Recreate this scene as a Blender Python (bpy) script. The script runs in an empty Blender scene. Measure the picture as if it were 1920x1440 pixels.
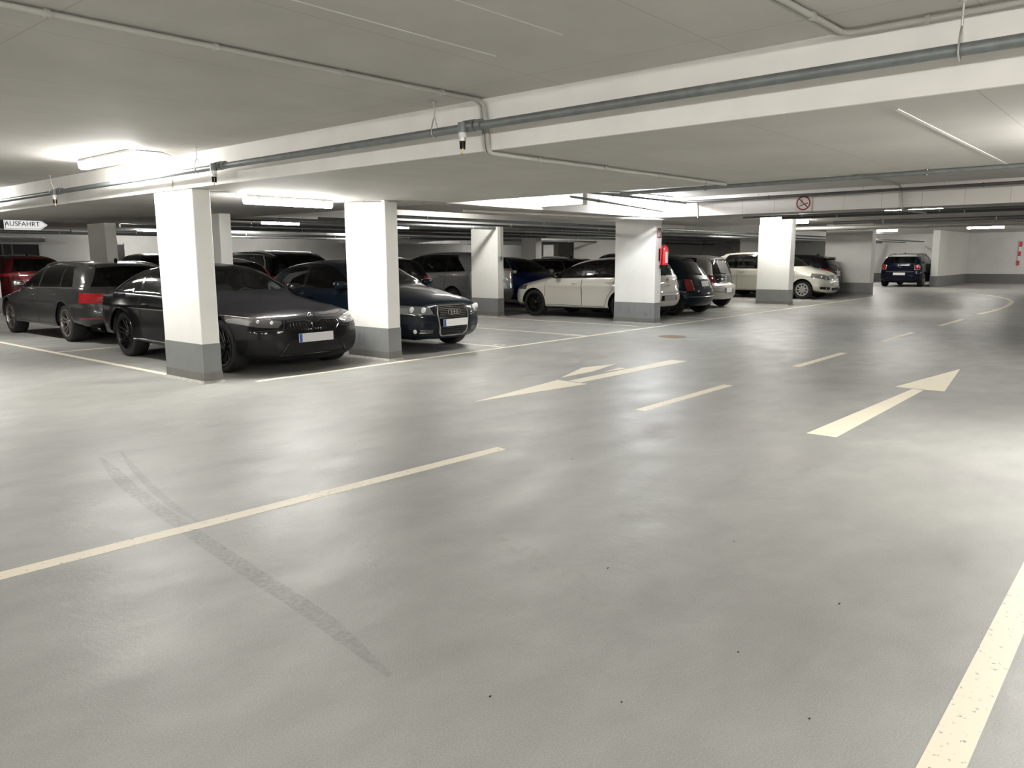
import bpy, bmesh, math, random
from mathutils import Vector, Matrix
from mathutils.bvhtree import BVHTree
random.seed(7)
PI = math.pi
SC = bpy.context.scene
COL = SC.collection
# ------------------------------------------------------------------ materials
def nodes(name):
    m = bpy.data.materials.new(name); m.use_nodes = True
    nt = m.node_tree; nt.nodes.clear()
    out = nt.nodes.new('ShaderNodeOutputMaterial')
    return m, nt, out
def plain(name, col, rough=0.5, metal=0.0, coat=0.0, spec=0.5, var=0.0, vscale=8.0, bump=0.0, bscale=60.0, coat_rough=0.04):
    m, nt, out = nodes(name)
    b = nt.nodes.new('ShaderNodeBsdfPrincipled')
    b.inputs['Base Color'].default_value = (*col, 1)
    b.inputs['Roughness'].default_value = rough
    b.inputs['Metallic'].default_value = metal
    b.inputs['Coat Weight'].default_value = coat
    b.inputs['Coat Roughness'].default_value = coat_rough
    b.inputs['Specular IOR Level'].default_value = spec
    nt.links.new(b.outputs[0], out.inputs[0])
    if var > 0 or bump > 0:
        tc = nt.nodes.new('ShaderNodeTexCoord')
        n = nt.nodes.new('ShaderNodeTexNoise'); n.inputs['Scale'].default_value = vscale; n.inputs['Detail'].default_value = 5
        nt.links.new(tc.outputs['Object'], n.inputs['Vector'])
        if var > 0:
            r = nt.nodes.new('ShaderNodeMapRange')
            r.inputs['From Min'].default_value = 0.3; r.inputs['From Max'].default_value = 0.7
            r.inputs['To Min'].default_value = 1 - var; r.inputs['To Max'].default_value = 1 + var
            nt.links.new(n.outputs['Fac'], r.inputs['Value'])
            mx = nt.nodes.new('ShaderNodeVectorMath'); mx.operation = 'SCALE'
            mx.inputs[0].default_value = col
            nt.links.new(r.outputs[0], mx.inputs['Scale'])
            nt.links.new(mx.outputs[0], b.inputs['Base Color'])
        if bump > 0:
            n2 = nt.nodes.new('ShaderNodeTexNoise'); n2.inputs['Scale'].default_value = bscale; n2.inputs['Detail'].default_value = 3
            nt.links.new(tc.outputs['Object'], n2.inputs['Vector'])
            bp = nt.nodes.new('ShaderNodeBump'); bp.inputs['Strength'].default_value = bump; bp.inputs['Distance'].default_value = 0.004
            nt.links.new(n2.outputs['Fac'], bp.inputs['Height'])
            nt.links.new(bp.outputs[0], b.inputs['Normal'])
    return m
def emis(name, col, strength):
    m, nt, out = nodes(name)
    e = nt.nodes.new('ShaderNodeEmission'); e.inputs[0].default_value = (*col, 1); e.inputs[1].default_value = strength
    nt.links.new(e.outputs[0], out.inputs[0]); return m
def glass(name, tint, rough=0.0):
    m, nt, out = nodes(name)
    t = nt.nodes.new('ShaderNodeBsdfTransparent'); t.inputs[0].default_value = (*tint, 1)
    g = nt.nodes.new('ShaderNodeBsdfGlossy'); g.inputs['Roughness'].default_value = rough; g.inputs[0].default_value = (1, 1, 1, 1)
    f = nt.nodes.new('ShaderNodeFresnel'); f.inputs['IOR'].default_value = 1.5
    mx = nt.nodes.new('ShaderNodeMixShader')
    nt.links.new(f.outputs[0], mx.inputs[0]); nt.links.new(t.outputs[0], mx.inputs[1]); nt.links.new(g.outputs[0], mx.inputs[2])
    nt.links.new(mx.outputs[0], out.inputs[0]); return m
def floor_mat():
    m, nt, out = nodes('coated_concrete_floor')
    N = nt.nodes.new; L = nt.links.new
    b = N('ShaderNodeBsdfPrincipled')
    tc = N('ShaderNodeTexCoord')
    def noise(scale, det, sx=1, sy=1, rot=0.0, rough=0.55):
        mp = N('ShaderNodeMapping'); mp.inputs['Scale'].default_value = (sx, sy, 1); mp.inputs['Rotation'].default_value = (0, 0, rot)
        n = N('ShaderNodeTexNoise'); n.inputs['Scale'].default_value = scale; n.inputs['Detail'].default_value = det; n.inputs['Roughness'].default_value = rough
        L(tc.outputs['Object'], mp.inputs[0]); L(mp.outputs[0], n.inputs['Vector']); return n
    def rng(src, a, bb, lo, hi):
        r = N('ShaderNodeMapRange'); r.inputs['From Min'].default_value = a; r.inputs['From Max'].default_value = bb
        r.inputs['To Min'].default_value = lo; r.inputs['To Max'].default_value = hi; L(src, r.inputs['Value']); return r.outputs[0]
    n1 = noise(0.55, 6, 1, 1.5, 0.3); n2 = noise(2.2, 5, 1, 1.8, 0.8, 0.55); n3 = noise(170, 2)
    cr = N('ShaderNodeValToRGB')
    cr.color_ramp.elements[0].position = 0.32; cr.color_ramp.elements[0].color = (0.29, 0.283, 0.272, 1)
    cr.color_ramp.elements[1].position = 0.72; cr.color_ramp.elements[1].color = (0.355, 0.366, 0.340, 1)
    L(n1.outputs['Fac'], cr.inputs[0])
    v2 = rng(n2.outputs['Fac'], 0.15, 0.85, 0.86, 1.14)
    v3 = rng(n3.outputs['Fac'], 0.25, 0.75, 0.82, 1.18)
    mu = N('ShaderNodeMath'); mu.operation = 'MULTIPLY'; L(v2, mu.inputs[0]); L(v3, mu.inputs[1])
    sc = N('ShaderNodeVectorMath'); sc.operation = 'SCALE'; L(cr.outputs[0], sc.inputs[0]); L(mu.outputs[0], sc.inputs['Scale'])
    L(sc.outputs[0], b.inputs['Base Color'])
    rr = noise(1.8, 5, 1, 1.6, 1.1, 0.55)
    L(rng(rr.outputs['Fac'], 0.2, 0.8, 0.33, 0.55), b.inputs['Roughness'])
    b.inputs['Specular IOR Level'].default_value = 0.36
    nb = noise(6, 6, 1, 1, 0, .62); nb2 = noise(140, 2)
    ad = N('ShaderNodeMath'); ad.operation = 'MULTIPLY_ADD'; ad.inputs[1].default_value = 0.06
    L(nb2.outputs['Fac'], ad.inputs[0]); L(nb.outputs['Fac'], ad.inputs[2])
    bp = N('ShaderNodeBump'); bp.inputs['Strength'].default_value = 0.42; bp.inputs['Distance'].default_value = 0.012
    L(ad.outputs[0], bp.inputs['Height']); L(bp.outputs[0], b.inputs['Normal'])
    L(b.outputs[0], out.inputs[0]); return m
def ceil_mat(name, base):
    m, nt, out = nodes(name)
    N = nt.nodes.new; L = nt.links.new
    b = N('ShaderNodeBsdfPrincipled'); b.inputs['Roughness'].default_value = 0.75
    tc = N('ShaderNodeTexCoord')
    n = N('ShaderNodeTexNoise'); n.inputs['Scale'].default_value = 1.6; n.inputs['Detail'].default_value = 8
    L(tc.outputs['Object'], n.inputs['Vector'])
    r = N('ShaderNodeMapRange'); r.inputs['From Min'].default_value = .3; r.inputs['From Max'].default_value = .7; r.inputs['To Min'].default_value = .94; r.inputs['To Max'].default_value = 1.05
    L(n.outputs['Fac'], r.inputs['Value'])
    # formwork joints: a panel grid of thin lines
    sx = N('ShaderNodeSeparateXYZ'); L(tc.outputs['Object'], sx.inputs[0])
    tot = None
    for ax, per, off in (('X', 2.5, 0.9), ('Y', 1.25, 0.4)):
        a = N('ShaderNodeMath'); a.operation = 'ADD'; a.inputs[1].default_value = 100 * per + off; L(sx.outputs[ax], a.inputs[0])
        mo = N('ShaderNodeMath'); mo.operation = 'MODULO'; mo.inputs[1].default_value = per; L(a.outputs[0], mo.inputs[0])
        lt = N('ShaderNodeMath'); lt.operation = 'LESS_THAN'; lt.inputs[1].default_value = 0.007; L(mo.outputs[0], lt.inputs[0])
        if tot is None: tot = lt
        else:
            mm = N('ShaderNodeMath'); mm.operation = 'MAXIMUM'; L(tot.outputs[0], mm.inputs[0]); L(lt.outputs[0], mm.inputs[1]); tot = mm
    k = N('ShaderNodeMath'); k.operation = 'MULTIPLY_ADD'; k.inputs[1].default_value = -0.24; k.inputs[2].default_value = 1.0; L(tot.outputs[0], k.inputs[0])
    mu = N('ShaderNodeMath'); mu.operation = 'MULTIPLY'; L(k.outputs[0], mu.inputs[0]); L(r.outputs[0], mu.inputs[1])
    sc = N('ShaderNodeVectorMath'); sc.operation = 'SCALE'; sc.inputs[0].default_value = base; L(mu.outputs[0], sc.inputs['Scale'])
    L(sc.outputs[0], b.inputs['Base Color'])
    bp = N('ShaderNodeBump'); bp.inputs['Strength'].default_value = 0.35; bp.inputs['Distance'].default_value = 0.004
    ad = N('ShaderNodeMath'); ad.operation = 'SUBTRACT'; L(n.outputs['Fac'], ad.inputs[0]); L(tot.outputs[0], ad.inputs[1])
    L(ad.outputs[0], bp.inputs['Height']); L(bp.outputs[0], b.inputs['Normal'])
    L(b.outputs[0], out.inputs[0]); return m
def worn_paint(name, col, under, amount=0.42, scale=28):
    m, nt, out = nodes(name)
    N = nt.nodes.new; L = nt.links.new
    b = N('ShaderNodeBsdfPrincipled'); b.inputs['Roughness'].default_value = 0.5
    tc = N('ShaderNodeTexCoord')
    n = N('ShaderNodeTexNoise'); n.inputs['Scale'].default_value = scale; n.inputs['Detail'].default_value = 6; n.inputs['Roughness'].default_value = 0.7
    L(tc.outputs['Object'], n.inputs['Vector'])
    r = N('ShaderNodeMapRange'); r.inputs['From Min'].default_value = amount - .1; r.inputs['From Max'].default_value = amount - .04
    L(n.outputs['Fac'], r.inputs['Value'])
    mx = N('ShaderNodeMix'); mx.data_type = 'RGBA'; mx.inputs[6].default_value = (*under, 1); mx.inputs[7].default_value = (*col, 1)
    L(r.outputs[0], mx.inputs[0]); L(mx.outputs[2], b.inputs['Base Color'])
    L(b.outputs[0], out.inputs[0]); return m
def stain(name, col, alpha, scale=30, lo=.35, hi=.6):
    m, nt, out = nodes(name)
    N = nt.nodes.new; L = nt.links.new
    b = N('ShaderNodeBsdfPrincipled'); b.inputs['Roughness'].default_value = 0.45; b.inputs['Base Color'].default_value = (*col, 1)
    tc = N('ShaderNodeTexCoord'); n = N('ShaderNodeTexNoise'); n.inputs['Scale'].default_value = scale; n.inputs['Detail'].default_value = 6
    L(tc.outputs['Object'], n.inputs['Vector'])
    r = N('ShaderNodeMapRange'); r.inputs['From Min'].default_value = lo; r.inputs['From Max'].default_value = hi; r.inputs['To Max'].default_value = alpha
    L(n.outputs['Fac'], r.inputs['Value']); L(r.outputs[0], b.inputs['Alpha'])
    L(b.outputs[0], out.inputs[0]); return m
FLOORC = (0.26, 0.26, 0.245)
M = dict(
    floor=floor_mat(),
    ceiling=ceil_mat('painted_concrete_ceiling', (0.60, 0.58, 0.55)),
    beam=plain('lightened_beam_paint', (0.84, 0.82, 0.785), 0.7, var=.04, vscale=3, bump=.25, bscale=25),  # ceiling paint, made lighter here for the light on the beam face
    block=None,
    pillar=plain('white_pillar_paint', (0.80, 0.79, 0.755), 0.6, var=.03, vscale=3, bump=.2, bscale=30),
    band=plain('grey_pillar_band', (0.21, 0.215, 0.215), 0.5, var=.06, vscale=5),
    plinth=plain('plinth_coating', (0.165, 0.16, 0.15), 0.5, var=.08, vscale=9),
    foot=plain('plinth_fillet', (0.33, 0.32, 0.29), 0.7, var=.2, vscale=18),
    wall=plain('wall_paint', (0.74, 0.73, 0.71), 0.7, var=.04, vscale=2),
    wallband=plain('wall_dark_band', (0.17, 0.17, 0.17), 0.6, var=.05, vscale=4),
    line=worn_paint('white_line_paint', (0.86, 0.80, 0.64), (0.4, 0.38, 0.34), .34, 22),
    line2=worn_paint('worn_line_paint', (0.84, 0.77, 0.62), FLOORC, .44, 30),
    skid=stain('tyre_rubber_smear', (0.12, 0.115, 0.105), .24, 40, .30, .75),
    scuff=stain('light_scuff', (0.62, 0.63, 0.58), .3, 12, .45, .7),
    galv=plain('galvanised_pipe', (0.19, 0.205, 0.205), 0.45, 0.35, var=.15, vscale=14),
    darkpipe=plain('dark_pipe', (0.09, 0.09, 0.09), 0.5, 0.3),
    conduit=plain('grey_conduit', (0.42, 0.41, 0.38), 0.5),
    whitecon=plain('white_conduit', (0.75, 0.73, 0.68), 0.5),
    zinc=plain('zinc_bracket', (0.6, 0.6, 0.58), 0.35, 0.8),
    brass=plain('brass_cap', (0.55, 0.42, 0.2), 0.35, 0.8),
    duct=plain('duct_metal', (0.55, 0.56, 0.56), 0.35, 0.7, var=.08, vscale=6),
    foil=plain('foil_hose', (0.6, 0.58, 0.55), 0.4, 0.5, var=.2, vscale=30, bump=.5, bscale=40),
    lampbody=plain('lamp_housing', (0.62, 0.60, 0.55), 0.5),
    lamp=emis('lamp_diffuser', (1.0, 0.975, 0.925), 75.0),
    lampcool=emis('lamp_diffuser_cool', (0.96, 0.98, 1.0), 75.0),
    black=plain('black_plastic', (0.006, 0.006, 0.0065), 0.5, spec=.2),
    gloss=plain('black_gloss', (0.006, 0.006, 0.007), 0.12),
    tyre=plain('tyre_rubber', (0.008, 0.008, 0.008), 0.75),
    rimdark=plain('dark_rim', (0.02, 0.02, 0.022), 0.25, 0.7),
    rimgrey=plain('grey_rim', (0.28, 0.26, 0.24), 0.3, 0.8),
    rimsilver=plain('silver_hubcap', (0.5, 0.5, 0.48), 0.35, 0.6),
    disc=plain('brake_disc', (0.12, 0.12, 0.12), 0.4, 0.7),
    chrome=plain('chrome_trim', (0.82, 0.82, 0.80), 0.12, 1.0),
    seam=plain('panel_gap', (0.01, 0.01, 0.01), 0.8),
    glass=glass('car_glass', (0.50, 0.55, 0.53)),
    glassdark=glass('tinted_glass', (0.16, 0.17, 0.17)),
    lampglass=plain('headlamp_glass', (0.22, 0.225, 0.225), 0.1, 0.55, coat=1.0),
    reflector=plain('lamp_reflector', (0.85, 0.85, 0.85), 0.08, 1.0),
    ring_led=plain('lamp_lens', (0.75, 0.77, 0.78), 0.15, 0.0, coat=1.0),
    taillight=plain('red_lamp_glass', (0.32, 0.010, 0.013), 0.15, coat=.7),
    darktail=plain('dark_red_lamp', (0.14, 0.008, 0.01), 0.12, coat=1.0),
    plate=plain('plate_white', (0.80, 0.80, 0.78), 0.4),
    plategrey=plain('plate_grey', (0.33, 0.31, 0.31), 0.5),
    plateblue=plain('plate_blue', (0.02, 0.07, 0.33), 0.4),
    cabin=plain('cabin_trim', (0.03, 0.03, 0.03), 0.8),
    cabinlight=plain('pale_cabin_trim', (0.40, 0.41, 0.40), 0.8),
    under=plain('underbody', (0.008, 0.008, 0.008), 0.9),
    red=plain('signal_red', (0.72, 0.02, 0.03), 0.3, coat=.5),
    darkred=plain('sign_red', (0.22, 0.006, 0.014), 0.45),
    white=plain('sign_white', (0.82, 0.81, 0.79), 0.5),
    signgrey=plain('sign_ground', (0.62, 0.58, 0.55), 0.5),
    ink=plain('sign_black', (0.02, 0.02, 0.02), 0.5),
    iron=plain('manhole_iron', (0.17, 0.12, 0.07), 0.6, 0.4, var=.2, vscale=20),
    paper=plain('label_paper', (0.7, 0.62, 0.6), 0.6),
)
# ------------------------------------------------------------------ mesh helpers
class MB:
    def __init__(s): s.v = []; s.f = []
    def add(s, vs, fs):
        o = len(s.v); s.v += [tuple(v) for v in vs]; s.f += [tuple(i + o for i in f) for f in fs]; return s
    def box(s, x0, y0, z0, x1, y1, z1):
        return s.add([(x0,y0,z0),(x1,y0,z0),(x1,y1,z0),(x0,y1,z0),(x0,y0,z1),(x1,y0,z1),(x1,y1,z1),(x0,y1,z1)],
                     [(0,3,2,1),(4,5,6,7),(0,1,5,4),(1,2,6,5),(2,3,7,6),(3,0,4,7)])
    def cyl(s, a, b, r, n=16, r2=None, caps=True):
        a = Vector(a); b = Vector(b); d = (b - a).normalized(); r2 = r if r2 is None else r2
        u = d.orthogonal().normalized(); w = d.cross(u)
        vs = []
        for p, q in ((a, r), (b, r2)):
            for i in range(n):
                t = 2 * PI * i / n; vs.append(p + (u * math.cos(t) + w * math.sin(t)) * q)
        fs = [(i, (i + 1) % n, n + (i + 1) % n, n + i) for i in range(n)]
        if caps: fs += [tuple(range(n - 1, -1, -1)), tuple(range(n, 2 * n))]
        return s.add(vs, fs)
    def tube(s, pts, r, n=8, closed=False):
        P = [Vector(p) for p in pts]
        Q = [P[0]]
        for p in P[1:]:
            if (p - Q[-1]).length > 1e-5: Q.append(p)
        P = Q; m = len(P)
        if m < 2: return s
        vs = []; up = None
        for i in range(m):
            if closed: t = P[(i + 1) % m] - P[i - 1]
            elif i == 0: t = P[1] - P[0]
            elif i == m - 1: t = P[-1] - P[-2]
            else: t = (P[i + 1] - P[i]).normalized() + (P[i] - P[i - 1]).normalized()
            t.normalize()
            if up is None: up = t.orthogonal().normalized()
            up = (up - t * up.dot(t))
            if up.length < 1e-6: up = t.orthogonal()
            up.normalize(); w = t.cross(up)
            for k in range(n):
                a = 2 * PI * k / n; vs.append(P[i] + (up * math.cos(a) + w * math.sin(a)) * r)
        fs = []
        for i in range(m if closed else m - 1):
            j = (i + 1) % m
            for k in range(n):
                l = (k + 1) % n; fs.append((i * n + k, i * n + l, j * n + l, j * n + k))
        if not closed: fs += [tuple(range(n - 1, -1, -1)), tuple((m - 1) * n + k for k in range(n))]
        return s.add(vs, fs)
    def lathe(s, prof, c=(0,0,0), axis='z', n=32):
        vs = []; m = len(prof)
        for i in range(n):
            t = 2 * PI * i / n; ct, st = math.cos(t), math.sin(t)
            for r, h in prof:
                if axis == 'z': p = (c[0] + r * ct, c[1] + r * st, c[2] + h)
                elif axis == 'y': p = (c[0] + r * ct, c[1] + h, c[2] + r * st)
                else: p = (c[0] + h, c[1] + r * ct, c[2] + r * st)
                vs.append(p)
        fs = []
        for i in range(n):
            j = (i + 1) % n
            for k in range(m - 1): fs.append((i * m + k, j * m + k, j * m + k + 1, i * m + k + 1))
        return s.add(vs, fs)
    def prism(s, poly, fn, t):       # poly of 2D points, fn(u, v, h) -> 3D, thickness t
        n = len(poly)
        vs = [fn(u, v, 0) for u, v in poly] + [fn(u, v, t) for u, v in poly]
        fs = [tuple(range(n - 1, -1, -1)), tuple(range(n, 2 * n))] + [(i, (i + 1) % n, n + (i + 1) % n, n + i) for i in range(n)]
        return s.add(vs, fs)
    def blob(s, c, r, e=2.5, n=14):
        def sp(w, p): return math.copysign(abs(w) ** p, w)
        p = 2.0 / e; vs = []; fs = []; m = n // 2 + 1
        for i in range(m):
            a = -PI / 2 + PI * i / (m - 1)
            for k in range(n):
                b = 2 * PI * k / n
                vs.append((c[0] + r[0] * sp(math.cos(a), p) * sp(math.cos(b), p), c[1] + r[1] * sp(math.cos(a), p) * sp(math.sin(b), p), c[2] + r[2] * sp(math.sin(a), p)))
        for i in range(m - 1):
            for k in range(n): fs.append((i * n + k, i * n + (k + 1) % n, (i + 1) * n + (k + 1) % n, (i + 1) * n + k))
        return s.add(vs, fs)
    def mesh(s, name, smooth=None):
        me = bpy.data.meshes.new(name); me.from_pydata(s.v, [], s.f)
        bm = bmesh.new(); bm.from_mesh(me); bmesh.ops.remove_doubles(bm, verts=bm.verts, dist=1e-6)
        bmesh.ops.recalc_face_normals(bm, faces=bm.faces); bm.to_mesh(me); bm.free()
        if smooth is not None:
            me.shade_smooth() if hasattr(me, 'shade_smooth') else None
            try: me.set_sharp_from_angle(angle=math.radians(smooth))
            except Exception: pass
        return me
    def obj(s, name, mat, parent=None, smooth=None, loc=None):
        return link(name, s.mesh(name, smooth), mat, parent, loc)
def link(name, me, mat, parent=None, loc=None):
    o = bpy.data.objects.new(name, me); COL.objects.link(o)
    if mat is not None and not me.materials: me.materials.append(M[mat] if isinstance(mat, str) else mat)
    if parent is not None: o.parent = parent
    if loc is not None: o.location = loc
    return o
def tag(o, label, cat, group=None):
    o['label'] = label; o['category'] = cat
    if group: o['group'] = group
    return o
def thing(name, label, cat, loc=(0,0,0), rz=0.0, group=None):
    o = bpy.data.objects.new(name, None); COL.objects.link(o); o.empty_display_size = 0.1
    o.location = loc; o.rotation_euler = (0, 0, rz); return tag(o, label, cat, group)
def struct(o): o['kind'] = 'structure'; return o
def bevel(me, w=0.01, seg=1):
    bm = bmesh.new(); bm.from_mesh(me)
    bmesh.ops.bevel(bm, geom=list(bm.edges), offset=w, segments=seg, affect='EDGES', profile=.5)
    bm.to_mesh(me); bm.free(); return me
def text_mesh(body, size, name='lettering', ext=0.002):
    cu = bpy.data.curves.new(name, 'FONT'); cu.body = body; cu.size = size; cu.extrude = ext; cu.align_x = 'CENTER'; cu.align_y = 'CENTER'
    o = bpy.data.objects.new(name, cu); COL.objects.link(o)
    bpy.context.view_layer.update()
    me = bpy.data.meshes.new_from_object(o.evaluated_get(bpy.context.evaluated_depsgraph_get()))
    bpy.data.objects.remove(o); bpy.data.curves.remove(cu); me.materials.clear(); me.name = name
    return me

def block_mat():
    m, nt, out = nodes('painted_blockwork'); N = nt.nodes.new; L = nt.links.new
    b = N('ShaderNodeBsdfPrincipled'); b.inputs['Roughness'].default_value = .75
    tc = N('ShaderNodeTexCoord'); sx = N('ShaderNodeSeparateXYZ'); L(tc.outputs['Object'], sx.inputs[0])
    ad = N('ShaderNodeMath'); ad.operation = 'ADD'; L(sx.outputs['X'], ad.inputs[0]); L(sx.outputs['Y'], ad.inputs[1])
    cb = N('ShaderNodeCombineXYZ'); L(ad.outputs[0], cb.inputs['X']); zz = N('ShaderNodeMath'); zz.operation = 'SUBTRACT'; zz.inputs[1].default_value = 2.225; L(sx.outputs['Z'], zz.inputs[0]); L(zz.outputs[0], cb.inputs['Y'])
    br = N('ShaderNodeTexBrick'); br.inputs['Scale'].default_value = 1; br.inputs['Brick Width'].default_value = .62; br.inputs['Row Height'].default_value = .25; br.inputs['Mortar Size'].default_value = .004; br.offset = .5
    br.inputs['Color1'].default_value = (.70, .66, .62, 1); br.inputs['Color2'].default_value = (.68, .645, .61, 1); br.inputs['Mortar'].default_value = (.45, .41, .38, 1)
    L(cb.outputs[0], br.inputs['Vector']); L(br.outputs['Color'], b.inputs['Base Color']); L(b.outputs[0], out.inputs[0]); return m
M['block'] = block_mat()
M['lampdim'] = emis('lamp_diffuser_dim', (1.0, 0.975, 0.925), 38.0)
M['lampmid'] = emis('lamp_diffuser_mid', (1.0, 0.975, 0.925), 50.0)
M['signglow'] = emis('glowing_sign_face', (0.95, 0.94, 0.90), .38)  # mild emission added so the sign face shows
M['lampdark'] = plain('dark_headlamp_glass', (0.10, 0.10, 0.105), 0.12, 0.5, coat=1.0)

# ------------------------------------------------------------------ cars
def smooth_curve(pts, step):
    P = [Vector(p) for p in pts]; n = len(P); out = []
    for i in range(n - 1):
        p0 = P[i - 1] if i > 0 else P[i] * 2 - P[i + 1]
        p1, p2 = P[i], P[i + 1]
        p3 = P[i + 2] if i + 2 < n else P[i + 1] * 2 - P[i]
        t0 = 0; t1 = t0 + max((p1 - p0).length, 1e-4) ** .5; t2 = t1 + max((p2 - p1).length, 1e-4) ** .5; t3 = t2 + max((p3 - p2).length, 1e-4) ** .5
        k = max(1, int(math.ceil((p2 - p1).length / step)))
        for j in range(k):
            t = t1 + (t2 - t1) * j / k
            a1 = p0 * ((t1 - t) / (t1 - t0)) + p1 * ((t - t0) / (t1 - t0))
            a2 = p1 * ((t2 - t) / (t2 - t1)) + p2 * ((t - t1) / (t2 - t1))
            a3 = p2 * ((t3 - t) / (t3 - t2)) + p3 * ((t - t2) / (t3 - t2))
            b1 = a1 * ((t2 - t) / (t2 - t0)) + a2 * ((t - t0) / (t2 - t0))
            b2 = a2 * ((t3 - t) / (t3 - t1)) + a3 * ((t - t1) / (t3 - t1))
            out.append(b1 * ((t2 - t) / (t2 - t1)) + b2 * ((t - t1) / (t2 - t1)))
    out.append(P[-1]); return out
def inside(p, poly):
    x, y = p; c = False; n = len(poly)
    for i in range(n):
        x1, y1 = poly[i]; x2, y2 = poly[i - 1]
        if (y1 > y) != (y2 > y) and x < (x2 - x1) * (y - y1) / (y2 - y1) + x1: c = not c
    return c
def cut(bm, lay, poly, ax, filt, tagid, margin=1e-4, keep=False):
    """cut a polygon given in two axes into the faces that pass filt, and tag the faces inside"""
    i, j = ax; pa = [p[0] for p in poly]; pb = [p[1] for p in poly]
    lo = (min(pa) - margin, min(pb) - margin); hi = (max(pa) + margin, max(pb) + margin)
    def bb(f):
        a = [v.co[i] for v in f.verts]; b = [v.co[j] for v in f.verts]
        return min(a), max(a), min(b), max(b)
    cand = set()
    for f in bm.faces:
        x0, x1, y0, y1 = bb(f)
        if x1 > lo[0] and x0 < hi[0] and y1 > lo[1] and y0 < hi[1] and filt(f): cand.add(f)
    n = len(poly)
    for k in range(n):
        a = poly[k]; b = poly[(k + 1) % n]
        if abs(a[0] - b[0]) + abs(a[1] - b[1]) < 1e-6: continue
        sx0, sx1 = min(a[0], b[0]) - margin, max(a[0], b[0]) + margin; sy0, sy1 = min(a[1], b[1]) - margin, max(a[1], b[1]) + margin
        sub = []
        for f in cand:
            x0, x1, y0, y1 = bb(f)
            if x1 > sx0 and x0 < sx1 and y1 > sy0 and y0 < sy1: sub.append(f)
        if not sub: continue
        co = [0, 0, 0]; co[i], co[j] = a; no = [0, 0, 0]; no[i], no[j] = -(b[1] - a[1]), b[0] - a[0]
        geom = set(sub)
        for f in sub: geom.update(f.edges); geom.update(f.verts)
        r = bmesh.ops.bisect_plane(bm, geom=list(geom), dist=1e-5, plane_co=co, plane_no=no)
        for g in r['geom']:
            if isinstance(g, bmesh.types.BMFace) and g.is_valid: cand.add(g)
        cand = {f for f in cand if f.is_valid}
    res = []
    for f in cand:
        c = f.calc_center_median()
        if inside((c[i], c[j]), poly) and filt(f):
            f[lay] = tagid; res.append(f)
    return res
NEXP = 2.7
YF = [0, .14, .28, .42, .55, .67, .77, .85, .91, .95, .98, 1.0]
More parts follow.
